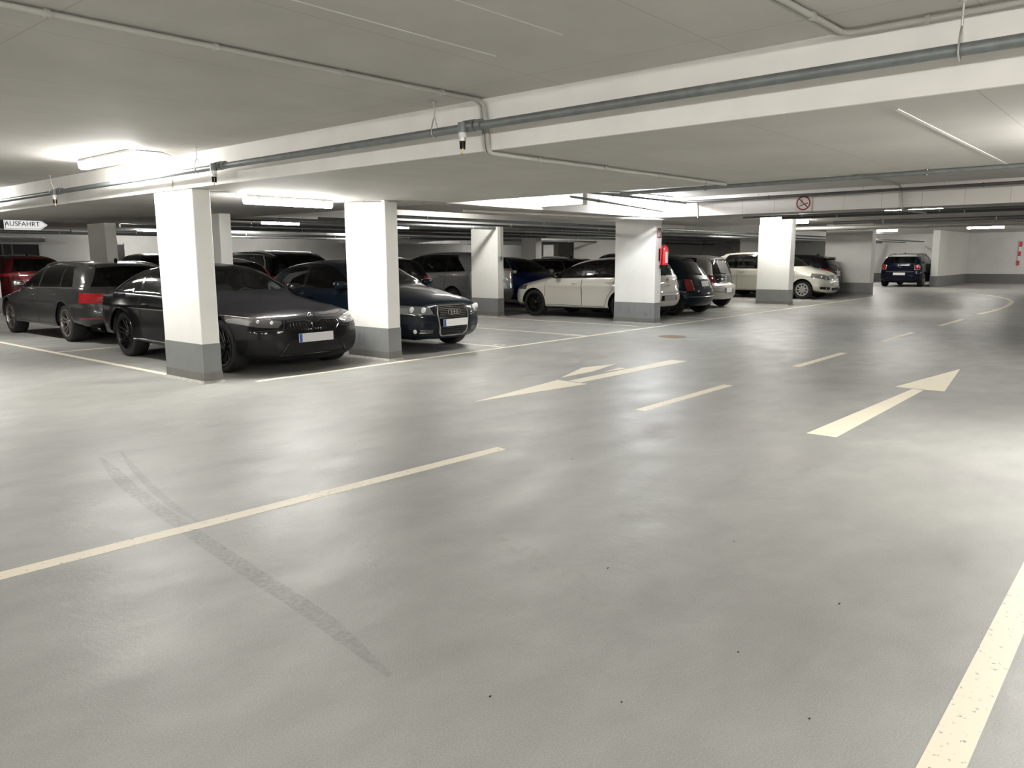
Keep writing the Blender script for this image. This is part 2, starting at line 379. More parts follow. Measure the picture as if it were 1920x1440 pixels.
def wheel_meshes(R, w, style, cache={}):
    key = (round(R, 3), w, style)
    if key in cache: return cache[key]
    rr = R * (.72 if style in ('five', 'ten', 'multi') else .66)
    t = MB(); h = w / 2
    t.lathe([(rr - .015, -h + .02), (rr, -h + .008), (rr + .02, -h), (R - .03, -h), (R - .008, -h + .015), (R, -h + .045), (R, h - .045), (R - .008, h - .015), (R - .03, h), (rr + .02, h), (rr, h - .008), (rr - .015, h - .02)], axis='y', n=40)
    t.lathe([(rr - .02, h - .02), (rr - .04, -h + .02)], axis='y', n=40)
    t.lathe([(.001, -.02), (rr * .93, -.02)], axis='y', n=32)
    r = MB()
    r.lathe([(rr + .004, h - .012), (rr + .004, h + .002), (rr - .018, h + .004), (rr - .026, h - .02), (rr - .026, h - .06)], axis='y', n=40)
    def spoke(a, r0, r1, w0, w1, y0, y1, th=.022):
        ca, sa = math.cos(a), math.sin(a)
        P = []
        for (rad, wd, yy) in ((r0, w0, y0), (r1, w1, y1)):
            for (s_, d_) in ((-1, 0), (1, 0), (1, -th), (-1, -th)):
                x = rad * ca - s_ * wd / 2 * sa; z = rad * sa + s_ * wd / 2 * ca
                P.append((x, yy + d_, z))
        r.add(P, [(0,1,2,3), (4,7,6,5), (0,4,5,1), (1,5,6,2), (2,6,7,3), (3,7,4,0)])
    if style == 'five':
        for k in range(5):
            for d in (-.13, .13): spoke(2 * PI * k / 5 + PI / 2 + d * .5, .05, rr - .015, .03, .028, h - .045, h - .006) if False else None
            a = 2 * PI * k / 5 + PI / 2
            for d in (-1, 1):
                ca, sa = math.cos(a), math.sin(a)
                a2 = a + d * .19
                x0, z0 = .05 * math.cos(a + d * .35), .05 * math.sin(a + d * .35); x1, z1 = (rr - .012) * math.cos(a2), (rr - .012) * math.sin(a2)
                dv = Vector((x1 - x0, 0, z1 - z0)).normalized(); pv = Vector((-dv.z, 0, dv.x))
                P = []
                for (x, z, wd, yy) in ((x0, z0, .030, h - .05), (x1, z1, .026, h - .006)):
                    for (s_, d_) in ((-1, 0), (1, 0), (1, -.02), (-1, -.02)):
                        P.append((x + pv.x * s_ * wd / 2, yy + d_, z + pv.z * s_ * wd / 2))
                r.add(P, [(0,1,2,3), (4,7,6,5), (0,4,5,1), (1,5,6,2), (2,6,7,3), (3,7,4,0)])
    elif style == 'ten':
        for k in range(10): spoke(2 * PI * k / 10, .04, rr - .012, .02, .034 if k % 2 else .022, h - .045, h - .006)
    elif style == 'multi':
        for k in range(14): spoke(2 * PI * k / 14, .04, rr - .012, .016, .02, h - .04, h - .006)
    elif style == 'cap':
        r.lathe([(.001, h + .004), (rr * .45, h + .006), (rr * .52, h - .002)], axis='y', n=32)
        r.lathe([(rr * .82, h - .002), (rr - .01, h + .002)], axis='y', n=32)
        for k in range(9): spoke(2 * PI * k / 9, rr * .5, rr * .84, rr * .17, rr * .26, h + .002, h + .001, .01)
    else:
        for k in range(7): spoke(2 * PI * k / 7, .04, rr - .012, .035, .045, h - .04, h - .008)
    r.lathe([(.001, h - .022), (.035, h - .024), (.05, h - .035), (.055, h - .06)], axis='y', n=20)
    d = MB(); d.lathe([(.001, .0), (rr * .78, .0)], axis='y', n=32)
    cache[key] = (t.mesh('tyre', 30), r.mesh('rim', 25), d.mesh('brake_disc'))
    return cache[key]
INT = {}
def seat_mesh():
    if 'seat' not in INT:
        b = MB(); b.blob((0, 0, .12), (.25, .24, .10), 4, 16); b.blob((-.27, 0, .42), (.09, .23, .34), 4, 16)
        INT['seat'] = b.mesh('front_seat', 40)
        h = MB(); h.blob((0, 0, 0), (.05, .13, .09), 3, 14); h.cyl((0, -.05, -.16), (0, -.05, 0), .007, 6); h.cyl((0, .05, -.16), (0, .05, 0), .007, 6)
        INT['head'] = h.mesh('headrest', 40)
        s = MB(); s.tube([(.0, .18 * math.cos(2 * PI * k / 24), .18 * math.sin(2 * PI * k / 24)) for k in range(24)], .015, 6, closed=True)
        s.box(-.02, -.17, -.02, .01, .17, .02); s.box(-.02, -.02, -.17, .01, .02, 0)
        INT['wheel'] = s.mesh('steering_wheel', 40)
    return INT
CARN = [0]
def car(name, label, cat, sp, loc, heading):
    L, W, H = sp['L'], sp['W'], sp['H']; hw = W / 2
    fine = sp.get('fine', .07); fo, wb, R = sp['fo'], sp['wb'], sp['R']
    z0b, z1b = sp['belt']; xc, xh = sp['cowl'], sp['header']     # windscreen base and top, measured from the nose
    prof = smooth_curve([(x, z) for x, z in sp['top']], fine)
    tum = sp.get('tum', .36); g0 = sp.get('gz', .2)
    def belt(xn): return z0b + (z1b - z0b) * max(0, min(1, (xn - xc) / (L - .3 - xc)))
    axles = (fo, fo + wb)
    def wside(xn, z):
        tf = max(0., (1.05 - xn) / 1.05); w = hw * (1 - sp.get('taperf', .07) * tf * tf)
        tr = max(0., (xn - (L - 1.0))); w *= (1 - sp.get('taperr', .07) * tr * tr)
        if z < .5: w -= .035 * ((.5 - z) / .3) ** 2
        b = belt(xn); k = b - .17
        if z > k:
            s_ = min(1, (z - k) / .17); w -= .03 * s_ * s_
        if z > b - .01: w -= .02 * min(1, (z - b + .01) / .03)
        if z > b: w -= tum * (z - b) + .12 * (z - b) ** 2
        crease = sp.get('crease', (.62, .012)); w += crease[1] * math.exp(-((z - crease[0]) / .05) ** 2)
        for a in axles:
            d = math.hypot(xn - a, z - R)
            w += sp.get('flare', .014) * math.exp(-((d - R - .07) / .09) ** 2) if z < b - .1 else 0
        return w
    # closed outline, nose -> roof -> tail -> floor
    xe = prof[-1].x; x0 = prof[0].x; zf, zr = prof[0].y, prof[-1].y
    nb = max(4, int((xe - x0) / (fine * 2)))
    ring = [(p.x, p.y) for p in prof] + [(xe + (x0 - xe) * k / nb, zr + (zf - zr) * k / nb) for k in range(1, nb)]
    sz = sp.get('spine', .55); bm = bmesh.new(); lay = bm.faces.layers.int.new('part')
    rows = []
    for (x, z) in ring:
        qx = min(max(x, .95), L - .95); P = Vector((x, z)); Q = Vector((qx, sz)); D = (Q - P).length; dr = (Q - P) / D
        up = abs(dr.y); low = z < sz and up > .8
        if low: r = .06
        else:
            rt = sp.get('rroof', .2) if z > (z0b + .2) else sp.get('rhood', .27)
            rn = sp.get('rnose', .50) if x < L / 2 else sp.get('rtail', .42)
            r = rt * up ** 1.5 + rn * (1 - up ** 1.5)
            if x > L / 2 and z > z0b + .05: r = rt * up ** 1.5 + sp.get('rtail', .42) * .75 * (1 - up ** 1.5)
        r = min(r, D * .97)
        row = []
        for f in YF:
            u = 1 - (1 - f ** NEXP) ** (1 / NEXP)
            p = P + dr * (u * r); row.append((p.x, p.y, u))
        T = 7
        for k in range(1, T + 1):
            p = P + dr * (r + (D - r) * k / T); row.append((p.x, p.y, 1.0))
        rows.append(row)
    n = len(rows); m = len(rows[0]); V = []
    for row in rows: V.append([bm.verts.new((x, u, z)) for x, z, u in row])
    for a in range(n):
        b = (a + 1) % n
        for k in range(m - 1):
            vs = [V[a][k], V[b][k], V[b][k + 1], V[a][k + 1]]
            try: bm.faces.new(vs)
            except ValueError: pass
    bmesh.ops.remove_doubles(bm, verts=bm.verts, dist=2e-4)
    bmesh.ops.dissolve_degenerate(bm, edges=bm.edges, dist=1e-4)
    def top(xn):
        zz = 0
        for p, q in zip(prof, prof[1:]):
            if (p.x - xn) * (q.x - xn) <= 0 and abs(p.x - q.x) > 1e-6:
                zz = max(zz, p.y + (q.y - p.y) * (xn - p.x) / (q.x - p.x))
        return zz
    # horizontal refinements on the flat sheet
    for z in (.35, .45, crease_z(sp) - .04, crease_z(sp), crease_z(sp) + .04):
        g = list(bm.faces) + list(bm.edges) + list(bm.verts)
        bmesh.ops.bisect_plane(bm, geom=g, dist=1e-5, plane_co=(0, 0, z), plane_no=(0, 0, 1))
    for dz in (-.17, -.08, -.01, .02):
        g = list(bm.faces) + list(bm.edges) + list(bm.verts)
        sl = (z1b - z0b) / (L - .3 - xc)
        bmesh.ops.bisect_plane(bm, geom=g, dist=1e-5, plane_co=(xc, 0, z0b + dz), plane_no=(-sl, 0, 1))
    al = lambda f: True
    side = lambda f: f.calc_center_median()[1] > .55 or True
    # wheel arches
    AR = R + sp.get('arch', .05)
    holes = []
    for a in axles:
        poly = [(a + AR * math.cos(t), R + .01 + AR * math.sin(t)) for t in [PI * 2 * k / 28 for k in range(28)]]
        poly2 = [p for p in poly if p[1] > .0]
        poly2 = [(a + AR * math.cos(PI * k / 16), R + AR * math.sin(PI * k / 16)) for k in range(17)] + [(a - AR, .02), (a + AR, .02)]
        fs = cut(bm, lay, poly2, (0, 2), al, 99); holes.append(poly2)
    bmesh.ops.delete(bm, geom=[f for f in bm.faces if f[lay] == 99], context='FACES')
    # doors, then windows (tags: 1 front door, 2 rear door, 3.. windows)
    xA, xB, xC = sp['A'], sp['B'], sp['C']       # door lines: front edge, between, rear edge of rear door
    dt = sp.get('dtop', .075)
    f_low = sp.get('sill', .30)
    a2 = axles[1]
    def dlo_top(xn): return top(xn) - dt
    wx0, wx1 = sp['dlo']                            # belt-line ends of the side glass
    wt1 = sp.get('dlotop', wx1 - .25)
    samples = []
    k = wx0
    while k < wt1 - .03:
        samples.append(k); k += .13
    topline = []
    xs = xc + .1
    # the front corner: where the offset screen line meets the belt
    off = sp.get('aoff', .16)
    def apz(xn): return min(dlo_top(xn), top(xn - off) - .02)
    xx = wx0
    while apz(xx) < belt(xx) + .015 and xx < wx0 + .6: xx += .02
    fx = xx; topline.append((fx, belt(fx)))
    xx += .12
    while xx < wt1 - .05:
        topline.append((xx, max(belt(xx) + .02, apz(xx)))); xx += .14
    topline.append((wt1, apz(wt1)))
    if sp.get('dloround'): 
        topline.append(((wt1 + wx1) / 2 + .02, apz(wt1) - (apz(wt1) - belt(wx1)) * .3))
    endp = (wx1, belt(wx1))
    def zt(xn):
        for p, q in zip(topline + [endp], (topline + [endp])[1:]):
            if p[0] <= xn <= q[0]: return p[1] + (q[1] - p[1]) * (xn - p[0]) / max(1e-6, q[0] - p[0])
        return belt(xn)
    def piece(xa, xb, sl=0.0):
        xa = max(xa, fx); pts = [(xa, belt(xa))]
        if zt(xa) > belt(xa) + .02: pts.append((xa - sl if xa > fx else xa, zt(xa)))
        pts += [p for p in topline if xa + .04 < p[0] < xb - .04]
        if xb >= wx1 - 1e-3: pts.append(endp)
        else: pts += [(xb, zt(xb)), (xb, belt(xb))]
        return pts
    wins = []; bars = [xB] + ([xC] if xC < wx1 - .15 else [])
    cuts = [fx] + sum([[b - .03, b + .03] for b in bars], []) + [wx1]
    for k in range(0, len(cuts), 2): wins.append(piece(cuts[k], cuts[k + 1]))
    doorpolys = []
    def doorpoly(xa, xb, rear):
        pts = [(xa, f_low), (xa - .01, belt(xa) - .3), (xa, belt(xa) - .0)]
        tl = [(x_, z_ + .035) for x_, z_ in topline if xa + .02 < x_ < xb - .02]
        pts += tl
        pts.append((xb, max(zt(xb) + .035, belt(xb)) if zt(xb) > belt(xb) + .05 else belt(xb)))
        if rear and xb > a2 - AR - .05:
            pts.append((xb, R + AR + .12)); pts.append((xb - .02, R + AR + .02))
            for t in (.75, .8, .85, .92): 
                xx_ = a2 + (AR + .06) * math.cos(PI * t); zz_ = R + (AR + .06) * math.sin(PI * t)
                if xx_ < xb - .03: pts.append((xx_, zz_))
            pts.append((a2 - AR - .10, f_low))
        else: pts.append((xb, f_low))
        return pts
    if sp.get('doors', 4) == 4: doorpolys = [doorpoly(xA, xB, False), doorpoly(xB, min(xC, wx1 - .1), True)]
    else: doorpolys = [doorpoly(xA, sp['doorend'], False)]
    for k, dp in enumerate(doorpolys): cut(bm, lay, dp, (0, 2), al, 1 + k)
    for k, wp in enumerate(wins): cut(bm, lay, wp, (0, 2), al, 3 + k)
    for k, b_ in enumerate(bars): cut(bm, lay, [(b_ - .0299, belt(b_) + .001), (b_ - .0299, zt(b_ - .03)), (b_ + .0299, zt(b_ + .03)), (b_ + .0299, belt(b_) + .001)], (0, 2), al, 7 + k)
    # lift the sheet into the body side, then mirror
    half = bmesh.new()
    verts = []; faces = []; tags = []
    bm.verts.index_update()
    for v in bm.verts:
        u = min(1, max(0, v.co.y)); xn, z = v.co.x, v.co.z
        y = wside(xn, z) * (1 - (1 - u) ** NEXP) ** (1 / NEXP)
        verts.append((L / 2 - xn, y, z))
    nv = len(verts)
    for f in bm.faces: faces.append([v.index for v in f.verts]); tags.append(f[lay])
    bm.free(); half.free()
    mirror = [i if verts[i][1] < 1e-5 else nv + i for i in range(nv)]
    full = bmesh.new(); lay = full.faces.layers.int.new('part')
    bv = [full.verts.new(v) for v in verts] + [full.verts.new((v[0], -v[1], v[2])) for v in verts]
    for f, t in zip(faces, tags):
        for idx, sg in ((f, 0), ([mirror[i] for i in f][::-1], 20)):
            try: nf = full.faces.new([bv[i] for i in idx]); nf[lay] = t + (sg if t else 0)
            except ValueError: pass
    bmesh.ops.delete(full, geom=[v for v in full.verts if not v.link_faces], context='VERTS')
    bmesh.ops.recalc_face_normals(full, faces=full.faces)
    full.normal_update()
    XN = lambda f: L / 2 - f.calc_center_median()[0]
    # screens
    zc_, zh_ = top(xc) + .005, top(xh) - .01
    yb = wside(xc + .25, belt(xc)) - sp.get('scrb', .09); yt = wside(xh + .2, zh_) * .80
    scr = [(-yb, zc_), (yb, zc_), (yt, zh_), (-yt, zh_)]
    cut(full, lay, scr, (1, 2), lambda f: xc - .15 < XN(f) < xh + .35 and f.normal.x > .12 and f[lay] == 0, 10)
    if sp.get('rear'):
        zrb, zrt, yrb, yrt, xr = sp['rear']
        cut(full, lay, [(-yrb, zrb), (yrb, zrb), (yrt, zrt), (-yrt, zrt)], (1, 2), lambda f: XN(f) > xr and f.normal.x < -.08 and f[lay] == 0, 11)
    extra = []
    for i_, (nm, mt, poly, front, xl) in enumerate(sp.get('decals', [])):
        for s_ in ((1, -1) if (min(p[0] for p in poly) > 0 or nm[0] == '2') else (1,)):
            pl = [(p[0] * s_, p[1]) for p in poly]
            tid = 40 + len(extra)
            px = (L / 2 - xl) if front else (-L / 2 + xl)
            zz = [q[1] for q in poly]; fsx = [f for f in full.faces if abs(f.calc_center_median()[0] - px) < .2 and min(zz) - .1 < f.calc_center_median()[2] < max(zz) + .1]
            gg = set(fsx)
            for f in fsx: gg.update(f.edges); gg.update(f.verts)
            bmesh.ops.bisect_plane(full, geom=list(gg), dist=1e-5, plane_co=(px, 0, 0), plane_no=(1, 0, 0)); full.normal_update()
            if front: cut(full, lay, pl, (1, 2), (lambda f, xl=xl: XN(f) < xl and f.normal.x > -.2 and f[lay] not in range(1, 12)), tid)
            else: cut(full, lay, pl, (1, 2), (lambda f, xl=xl: XN(f) > L - xl and f.normal.x < .3 and f[lay] not in range(1, 12)), tid)
            extra.append((tid, nm.lstrip('2'), mt))
    full.normal_update()
    tree = BVHTree.FromBMesh(full)
    groups = {}
    for f in full.faces: groups.setdefault(f[lay], []).append(f)
    root = thing(name, label, cat, loc, heading)
    def emit(fs, nm, mat, parent):
        idx = {}; vs = []; ns = []; fc = []
        for f in fs:
            row = []
            for v in f.verts:
                if v.index not in idx: idx[v.index] = len(vs); vs.append(tuple(v.co)); ns.append(tuple(v.normal))
                row.append(idx[v.index])
            fc.append(row)
        me = bpy.data.meshes.new(nm); me.from_pydata(vs, [], fc)
        me.shade_smooth()
        me.normals_split_custom_set_from_vertices(ns)
        return link(nm, me, mat, parent)
    full.verts.index_update()
    paint = sp['paint']
    body = emit(groups.get(0, []), 'body', paint, root)
    drs = {}
    for t in (1, 2, 21, 22):
        if t in groups: drs[t] = emit(groups[t], 'door', paint, root)
    gl = sp.get('glassmat', 'glass'); grear = sp.get('glassrear', gl)
    for t in range(3, 7):
        for s_ in (0, 20):
            if t + s_ in groups: emit(groups[t + s_], 'side_window', gl if t == 3 else grear, root)
    for t in (7, 8, 27, 28):
        if t in groups: emit(groups[t], 'door_pillar', sp.get('pillarmat', 'gloss'), root)
    if 10 in groups: emit(groups[10], 'windscreen', sp.get('glassfront', 'glass'), root)
    if 11 in groups: emit(groups[11], 'rear_window', grear, root)
    for tid, nm, mt in extra:
        if tid in groups: emit(groups[tid], nm, mt, root)
    # surface probes (nose-based coordinates)
    def sidey(xn, z, s_=1):
        h = tree.ray_cast(Vector((L / 2 - xn, s_ * 3, z)), Vector((0, -s_, 0))); return h[0] if h[0] else Vector((L / 2 - xn, s_ * wside(xn, z), z))
    def frontp(y, z, out=.0):
        h = tree.ray_cast(Vector((5, y, z)), Vector((-1, 0, 0))); v = h[0] or Vector((L / 2, y, z)); return v + Vector((out, 0, 0))
    def rearp(y, z, out=.0):
        h = tree.ray_cast(Vector((-5, y, z)), Vector((1, 0, 0))); v = h[0] or Vector((-L / 2, y, z)); return v - Vector((out, 0, 0))
    def topp(xn, y, up=0.):
        h = tree.ray_cast(Vector((L / 2 - xn, y, 5)), Vector((0, 0, -1))); v = h[0] or Vector((L / 2 - xn, y, H)); return v + Vector((0, 0, up))
    sp['probe'] = (sidey, frontp, rearp, topp)
    def along(pts, fn, step=.05):
        out = []
        for p, q in zip(pts, pts[1:]):
            k = max(1, int(math.hypot(q[0] - p[0], q[1] - p[1]) / step))
            for i in range(k): out.append(fn(p[0] + (q[0] - p[0]) * i / k, p[1] + (q[1] - p[1]) * i / k))
        out.append(fn(*pts[-1])); return out
    # panel gaps
    for s_ in (1, -1):
        for k_, dp in enumerate(doorpolys):
            g = MB(); g.tube(along(dp + dp[:1], lambda a, b: sidey(a, b, s_)), .0045, 5)
            g.obj('panel_gap', 'seam', drs.get(1 + k_ + (0 if s_ > 0 else 20), root), 40)
    for line in sp.get('gaps_rear', []):
        full_l = [(a, b) for a, b in line]
        both = [[(a * s_, b) for a, b in line] for s_ in (1, -1)] if min(a for a, b in line) > 1e-6 else [line + [(-a, b) for a, b in line[::-1]][(1 if line[-1][0] < 1e-6 else 0):]] if line[-1][0] < 1e-6 else [[(-a, b) for a, b in line[::-1]] + line[1:]]
        for l2 in both: MB().tube(along(l2, lambda a, b: rearp(a, b)), .005, 5).obj('panel_gap', 'seam', root, 40)
    for line in sp.get('gaps_front', []):
        both = [[(a * s_, b) for a, b in line] for s_ in (1, -1)] if min(a for a, b in line) > 1e-6 else [line + [(-a, b) for a, b in line[::-1]][(1 if line[-1][0] < 1e-6 else 0):]] if line[-1][0] < 1e-6 else [[(-a, b) for a, b in line[::-1]] + line[1:]]
        for l2 in both: MB().tube(along(l2, lambda a, b: frontp(a, b)), .004, 5).obj('panel_gap', 'seam', root, 40)
    # window trim
    tm = sp.get('trim', 'black')
    for s_ in (1, -1):
        tr = MB(); outl = topline + [endp]
        tr.tube(along([(fx, belt(fx))] + outl[1:] + [(fx, belt(fx))], lambda a, b: sidey(a, b, s_)), sp.get('trimr', .008), 5)
        tr.obj('window_trim', tm, root, 40)
    for s_ in (1, -1):
        for k, (t_, (hx, hz)) in enumerate(zip((1, 2), sp.get('handles', []))):
            dd = drs.get(t_ + (0 if s_ > 0 else 20))
            p = sidey(hx, hz, s_); h = MB(); h.blob((p.x, p.y + s_ * .012, p.z), (.10, .016, .016), 3, 12)
            h.obj('door_handle', sp.get('handlemat', paint), dd or root, 40)
    # mirrors
    mx = sp.get('mirror', fx + .12)
    for s_ in (1, -1):
        p = sidey(mx, belt(mx) + .03, s_); q = MB()
        q.blob((p.x + .03, p.y + s_ * .115, p.z + .04), (.07, .11, .065), 3, 16); q.cyl((p.x, p.y - s_ * .02, p.z), (p.x + .02, p.y + s_ * .08, p.z + .02), .02, 8)
        o_ = q.obj('wing_mirror', sp.get('mirrormat', paint), root, 40)
        gm = MB(); gm.blob((p.x - .038, p.y + s_ * .12, p.z + .05), (.006, .09, .05), 3, 12); gm.obj('mirror_glass', 'chrome', o_, 40)
    # underbody with wheel housings
    u = MB(); hz = .19
    u.box(-L / 2 + .3, -hw * .62, hz, L / 2 - .3, hw * .62, .3)
    for a in axles:
        for s_ in (1, -1):
            c = (L / 2 - a, s_ * (hw - .30), R); pr = [(AR + .002, s_ * .285), (AR + .002, -s_ * .05), (.02, -s_ * .05)]
            vs = []; fs = []; K = 16
            for k in range(K + 1):
                t = PI * k / K
                for (rad, hh) in pr: vs.append((c[0] + rad * math.cos(t), min(max(c[1] + hh, -1e9), 1e9), c[2] + rad * math.sin(t)))
            for k in range(K):
                for j in range(2): fs.append((k * 3 + j, (k + 1) * 3 + j, (k + 1) * 3 + j + 1, k * 3 + j + 1))
            # trim housing to the body side
            vs = [(x, math.copysign(min(abs(y), wside(L / 2 - x, z) - .01), y), z) for x, y, z in vs]
            u.add(vs, fs)
    u.obj('underbody', 'under', root)
    for s_ in (1, -1):
        for a in axles:
            lips = MB(); lips.tube([sidey(a + (AR + .006) * math.cos(PI * k / 20), R + (AR + .006) * math.sin(PI * k / 20), s_) for k in range(-2, 23) if R + (AR + .006) * math.sin(PI * k / 20) > .23], sp.get('lip', .010), 6)
            lips.obj('wheel_arch_lip', sp.get('lipmat', paint), root, 50)
    # wheels
    tm_, rm_, dm_ = wheel_meshes(R, sp.get('tw', .22), sp.get('rimstyle', 'ten'))
    for a in axles:
        for s_ in (1, -1):
            w = link('wheel', tm_, 'tyre', root, (L / 2 - a, s_ * (hw - sp.get('tw', .22) / 2 - .022), R))
            if s_ < 0: w.rotation_euler = (0, 0, PI)
            r_ = link('rim', rm_, None, w); 
            if not rm_.materials: rm_.materials.append(M[sp.get('rimmat', 'rimdark')])
            if rm_.materials[0] != M[sp.get('rimmat', 'rimdark')]:
                me2 = rm_.copy(); me2.materials.clear(); me2.materials.append(M[sp.get('rimmat', 'rimdark')]); r_.data = me2
            link('brake_disc', dm_, 'disc', w)
    # cabin
    I = seat_mesh(); xf = (xc + xh) / 2 + .55; cm = sp.get('cabinmat', 'cabin'); sh = sp.get('seatz', .30)
    cb = MB(); cb.box(L / 2 - (L - .75), -hw * .78, .30, L / 2 - xc, hw * .78, .34)
    cb.obj('cabin_floor', 'cabin', root)
    db = MB(); zd = belt(xc) - .06
    db.blob((L / 2 - xc - .25, 0, zd - .16), (.32, hw * .80, .19), 4, 20); db.obj('dashboard', cm if cm == 'cabin' else 'cabin', root, 40)
    for s_ in (1, -1):
        for (xx_, nm) in ((xf + .25, 'front_seat'), (xf + 1.15, 'rear_seat')):
            if nm == 'rear_seat' and xx_ > L - .95: continue
            o_ = link(nm, I['seat'], None, root, (L / 2 - xx_, s_ * .36, sh))
            me2 = I['seat'] if cm == 'cabin' else I['seat'].copy()
            if cm != 'cabin': me2.materials.clear(); 
            if not me2.materials: me2.materials.append(M[cm])
            o_.data = me2
            h_ = link('headrest', I['head'], 'cabin', o_, (-.30, 0, .84 + max(0, H - 1.45) * .4))
    if not I['wheel'].materials: I['wheel'].materials.append(M['cabin'])
    sw = link('steering_wheel', I['wheel'], None, root, (L / 2 - xc - .62, .36, zd - .03)); sw.rotation_euler = (0, -.4, 0)
    pc = MB(); pc.box(L / 2 - (xh + .12), -.02, zh_ - .12, L / 2 - (xh + .10), .02, zh_ - .01); pc.blob((L / 2 - (xh + .04), 0, zh_ - .1), (.015, .11, .035), 3, 12)
    pc.obj('interior_mirror', 'cabin', root, 40)
    ctx = dict(root=root, L=L, W=W, H=H, top=top, belt=belt, wside=wside, sidey=sidey, frontp=frontp, rearp=rearp, topp=topp, paint=paint, body=body, along=along, R=R, axles=axles, hw=hw)
    full.free()
    for fn in sp.get('extras', []): fn(ctx)
    return root
def crease_z(sp): return sp.get('crease', (.62, .012))[0]
# ---- extra fittings, each takes the car's context
def plate(front=True, z=.4, y=0., w=.52, h=.11, mat='plate', blue=True, tilt=0., out=.012, text=None, wp=None):
    def f(c):
        p = (c['frontp'] if front else c['rearp'])(y, z, out); s_ = 1 if front else -1
        b = MB().box(-.004, -w / 2, -h / 2, .006, w / 2, h / 2).mesh('licence_plate'); 
        o = link('licence_plate', b, mat, c['root'], tuple(p)); o.rotation_euler = (0, 0, 0 if front else PI)
        if tilt: o.rotation_euler = (0, -tilt, 0 if front else PI)
        if blue:
            # the blue strip sits at the reader's left
            link('country_strip', MB().box(.0062, w / 2 * 0 - w / 2 + .003, -h / 2 + .003, .0075, -w / 2 + .045, h / 2 - .003).mesh('country_strip'), 'plateblue', o)
        if text:
            me = text_mesh(text, .075, 'plate_lettering', .001); t = link('plate_lettering', me, 'ink', o, (.0075, wp or 0, 0)); t.rotation_euler = (PI / 2, 0, PI / 2)
    return f
def roofrails(mat='chrome', x0=1.9, x1=4.2, y=.56, r=.014, up=.035):
    def f(c):
        for s_ in (1, -1):
            q = MB(); n = 14; pts = []
            for k in range(n + 1):
                xn = x0 + (x1 - x0) * k / n; e = min(1, k / 1.5, (n - k) / 1.5); p = c['topp'](xn, s_ * y); pts.append(p + Vector((0, 0, up * e)))
            q.tube(pts, r, 8); q.obj('roof_rail', mat, c['root'], 50)
    return f
def fin(xn, h=.05, whip=None):
    def f(c):
        p = c['topp'](xn, 0); q = MB()
        if whip: q.cyl(p, p + Vector((-whip * .6, 0, whip * .8)), .004, 6); q.blob(tuple(p), (.03, .02, .015), 2.5, 10)
        else: q.blob((p.x, p.y, p.z + h * .35), (.07, .016, h * .7), 2, 12)
        q.obj('aerial', 'black', c['root'], 50)
    return f
def spoiler(xn0, ln=.18, w=.5, mat=None, th=.02, drop=.02):
    def f(c):
        q = MB(); ys = [-w, -w * .9, -w * .5, 0, w * .5, w * .9, w]; vs = []; fs = []
        for y in ys:
            p = c['topp'](xn0, y, .004); e = 1 - .18 * (abs(y) / w) ** 3
            a = p; b = p + Vector((-ln * e, 0, -drop)); 
            vs += [a, b, b + Vector((.01, 0, -th)), a + Vector((0, 0, -th * 1.4))]
        for k in range(len(ys) - 1):
            o = k * 4
            for j in range(4): fs.append((o + j, o + (j + 1) % 4, o + 4 + (j + 1) % 4, o + 4 + j))
        fs += [(0, 1, 2, 3), tuple(len(vs) - 4 + k for k in (3, 2, 1, 0))]
        q.add(vs, fs).obj('roof_spoiler', mat or c['paint'], c['root'], 40)
    return f
def rear_wiper(z0, y0=0, ln=.32, ang=.15):
    def f(c):
        a = c['rearp'](y0, z0, .01); b = c['rearp'](y0 + ln * math.cos(ang), z0 + ln * math.sin(ang), .02)
        MB().tube([a, b], .008, 6).blob(tuple(a), (.02, .02, .02)).obj('rear_wiper', 'black', c['root'], 40)
    return f
def front_wipers():
    def f(c):
        return
    return f
def exhausts(ys=(.55, .44), z=.27, r=.038):
    def f(c):
        for s_ in (1, -1):
            for y in ys:
                p = c['rearp'](y * s_, z + .04); q = MB(); q.lathe([(r, -.02), (r, .10), (r - .006, .10), (r - .006, -.015)], (p.x + .02 - .03, y * s_, z), 'x', 18)
                q.obj('exhaust_pipe', 'chrome', c['root'], 40)
    return f
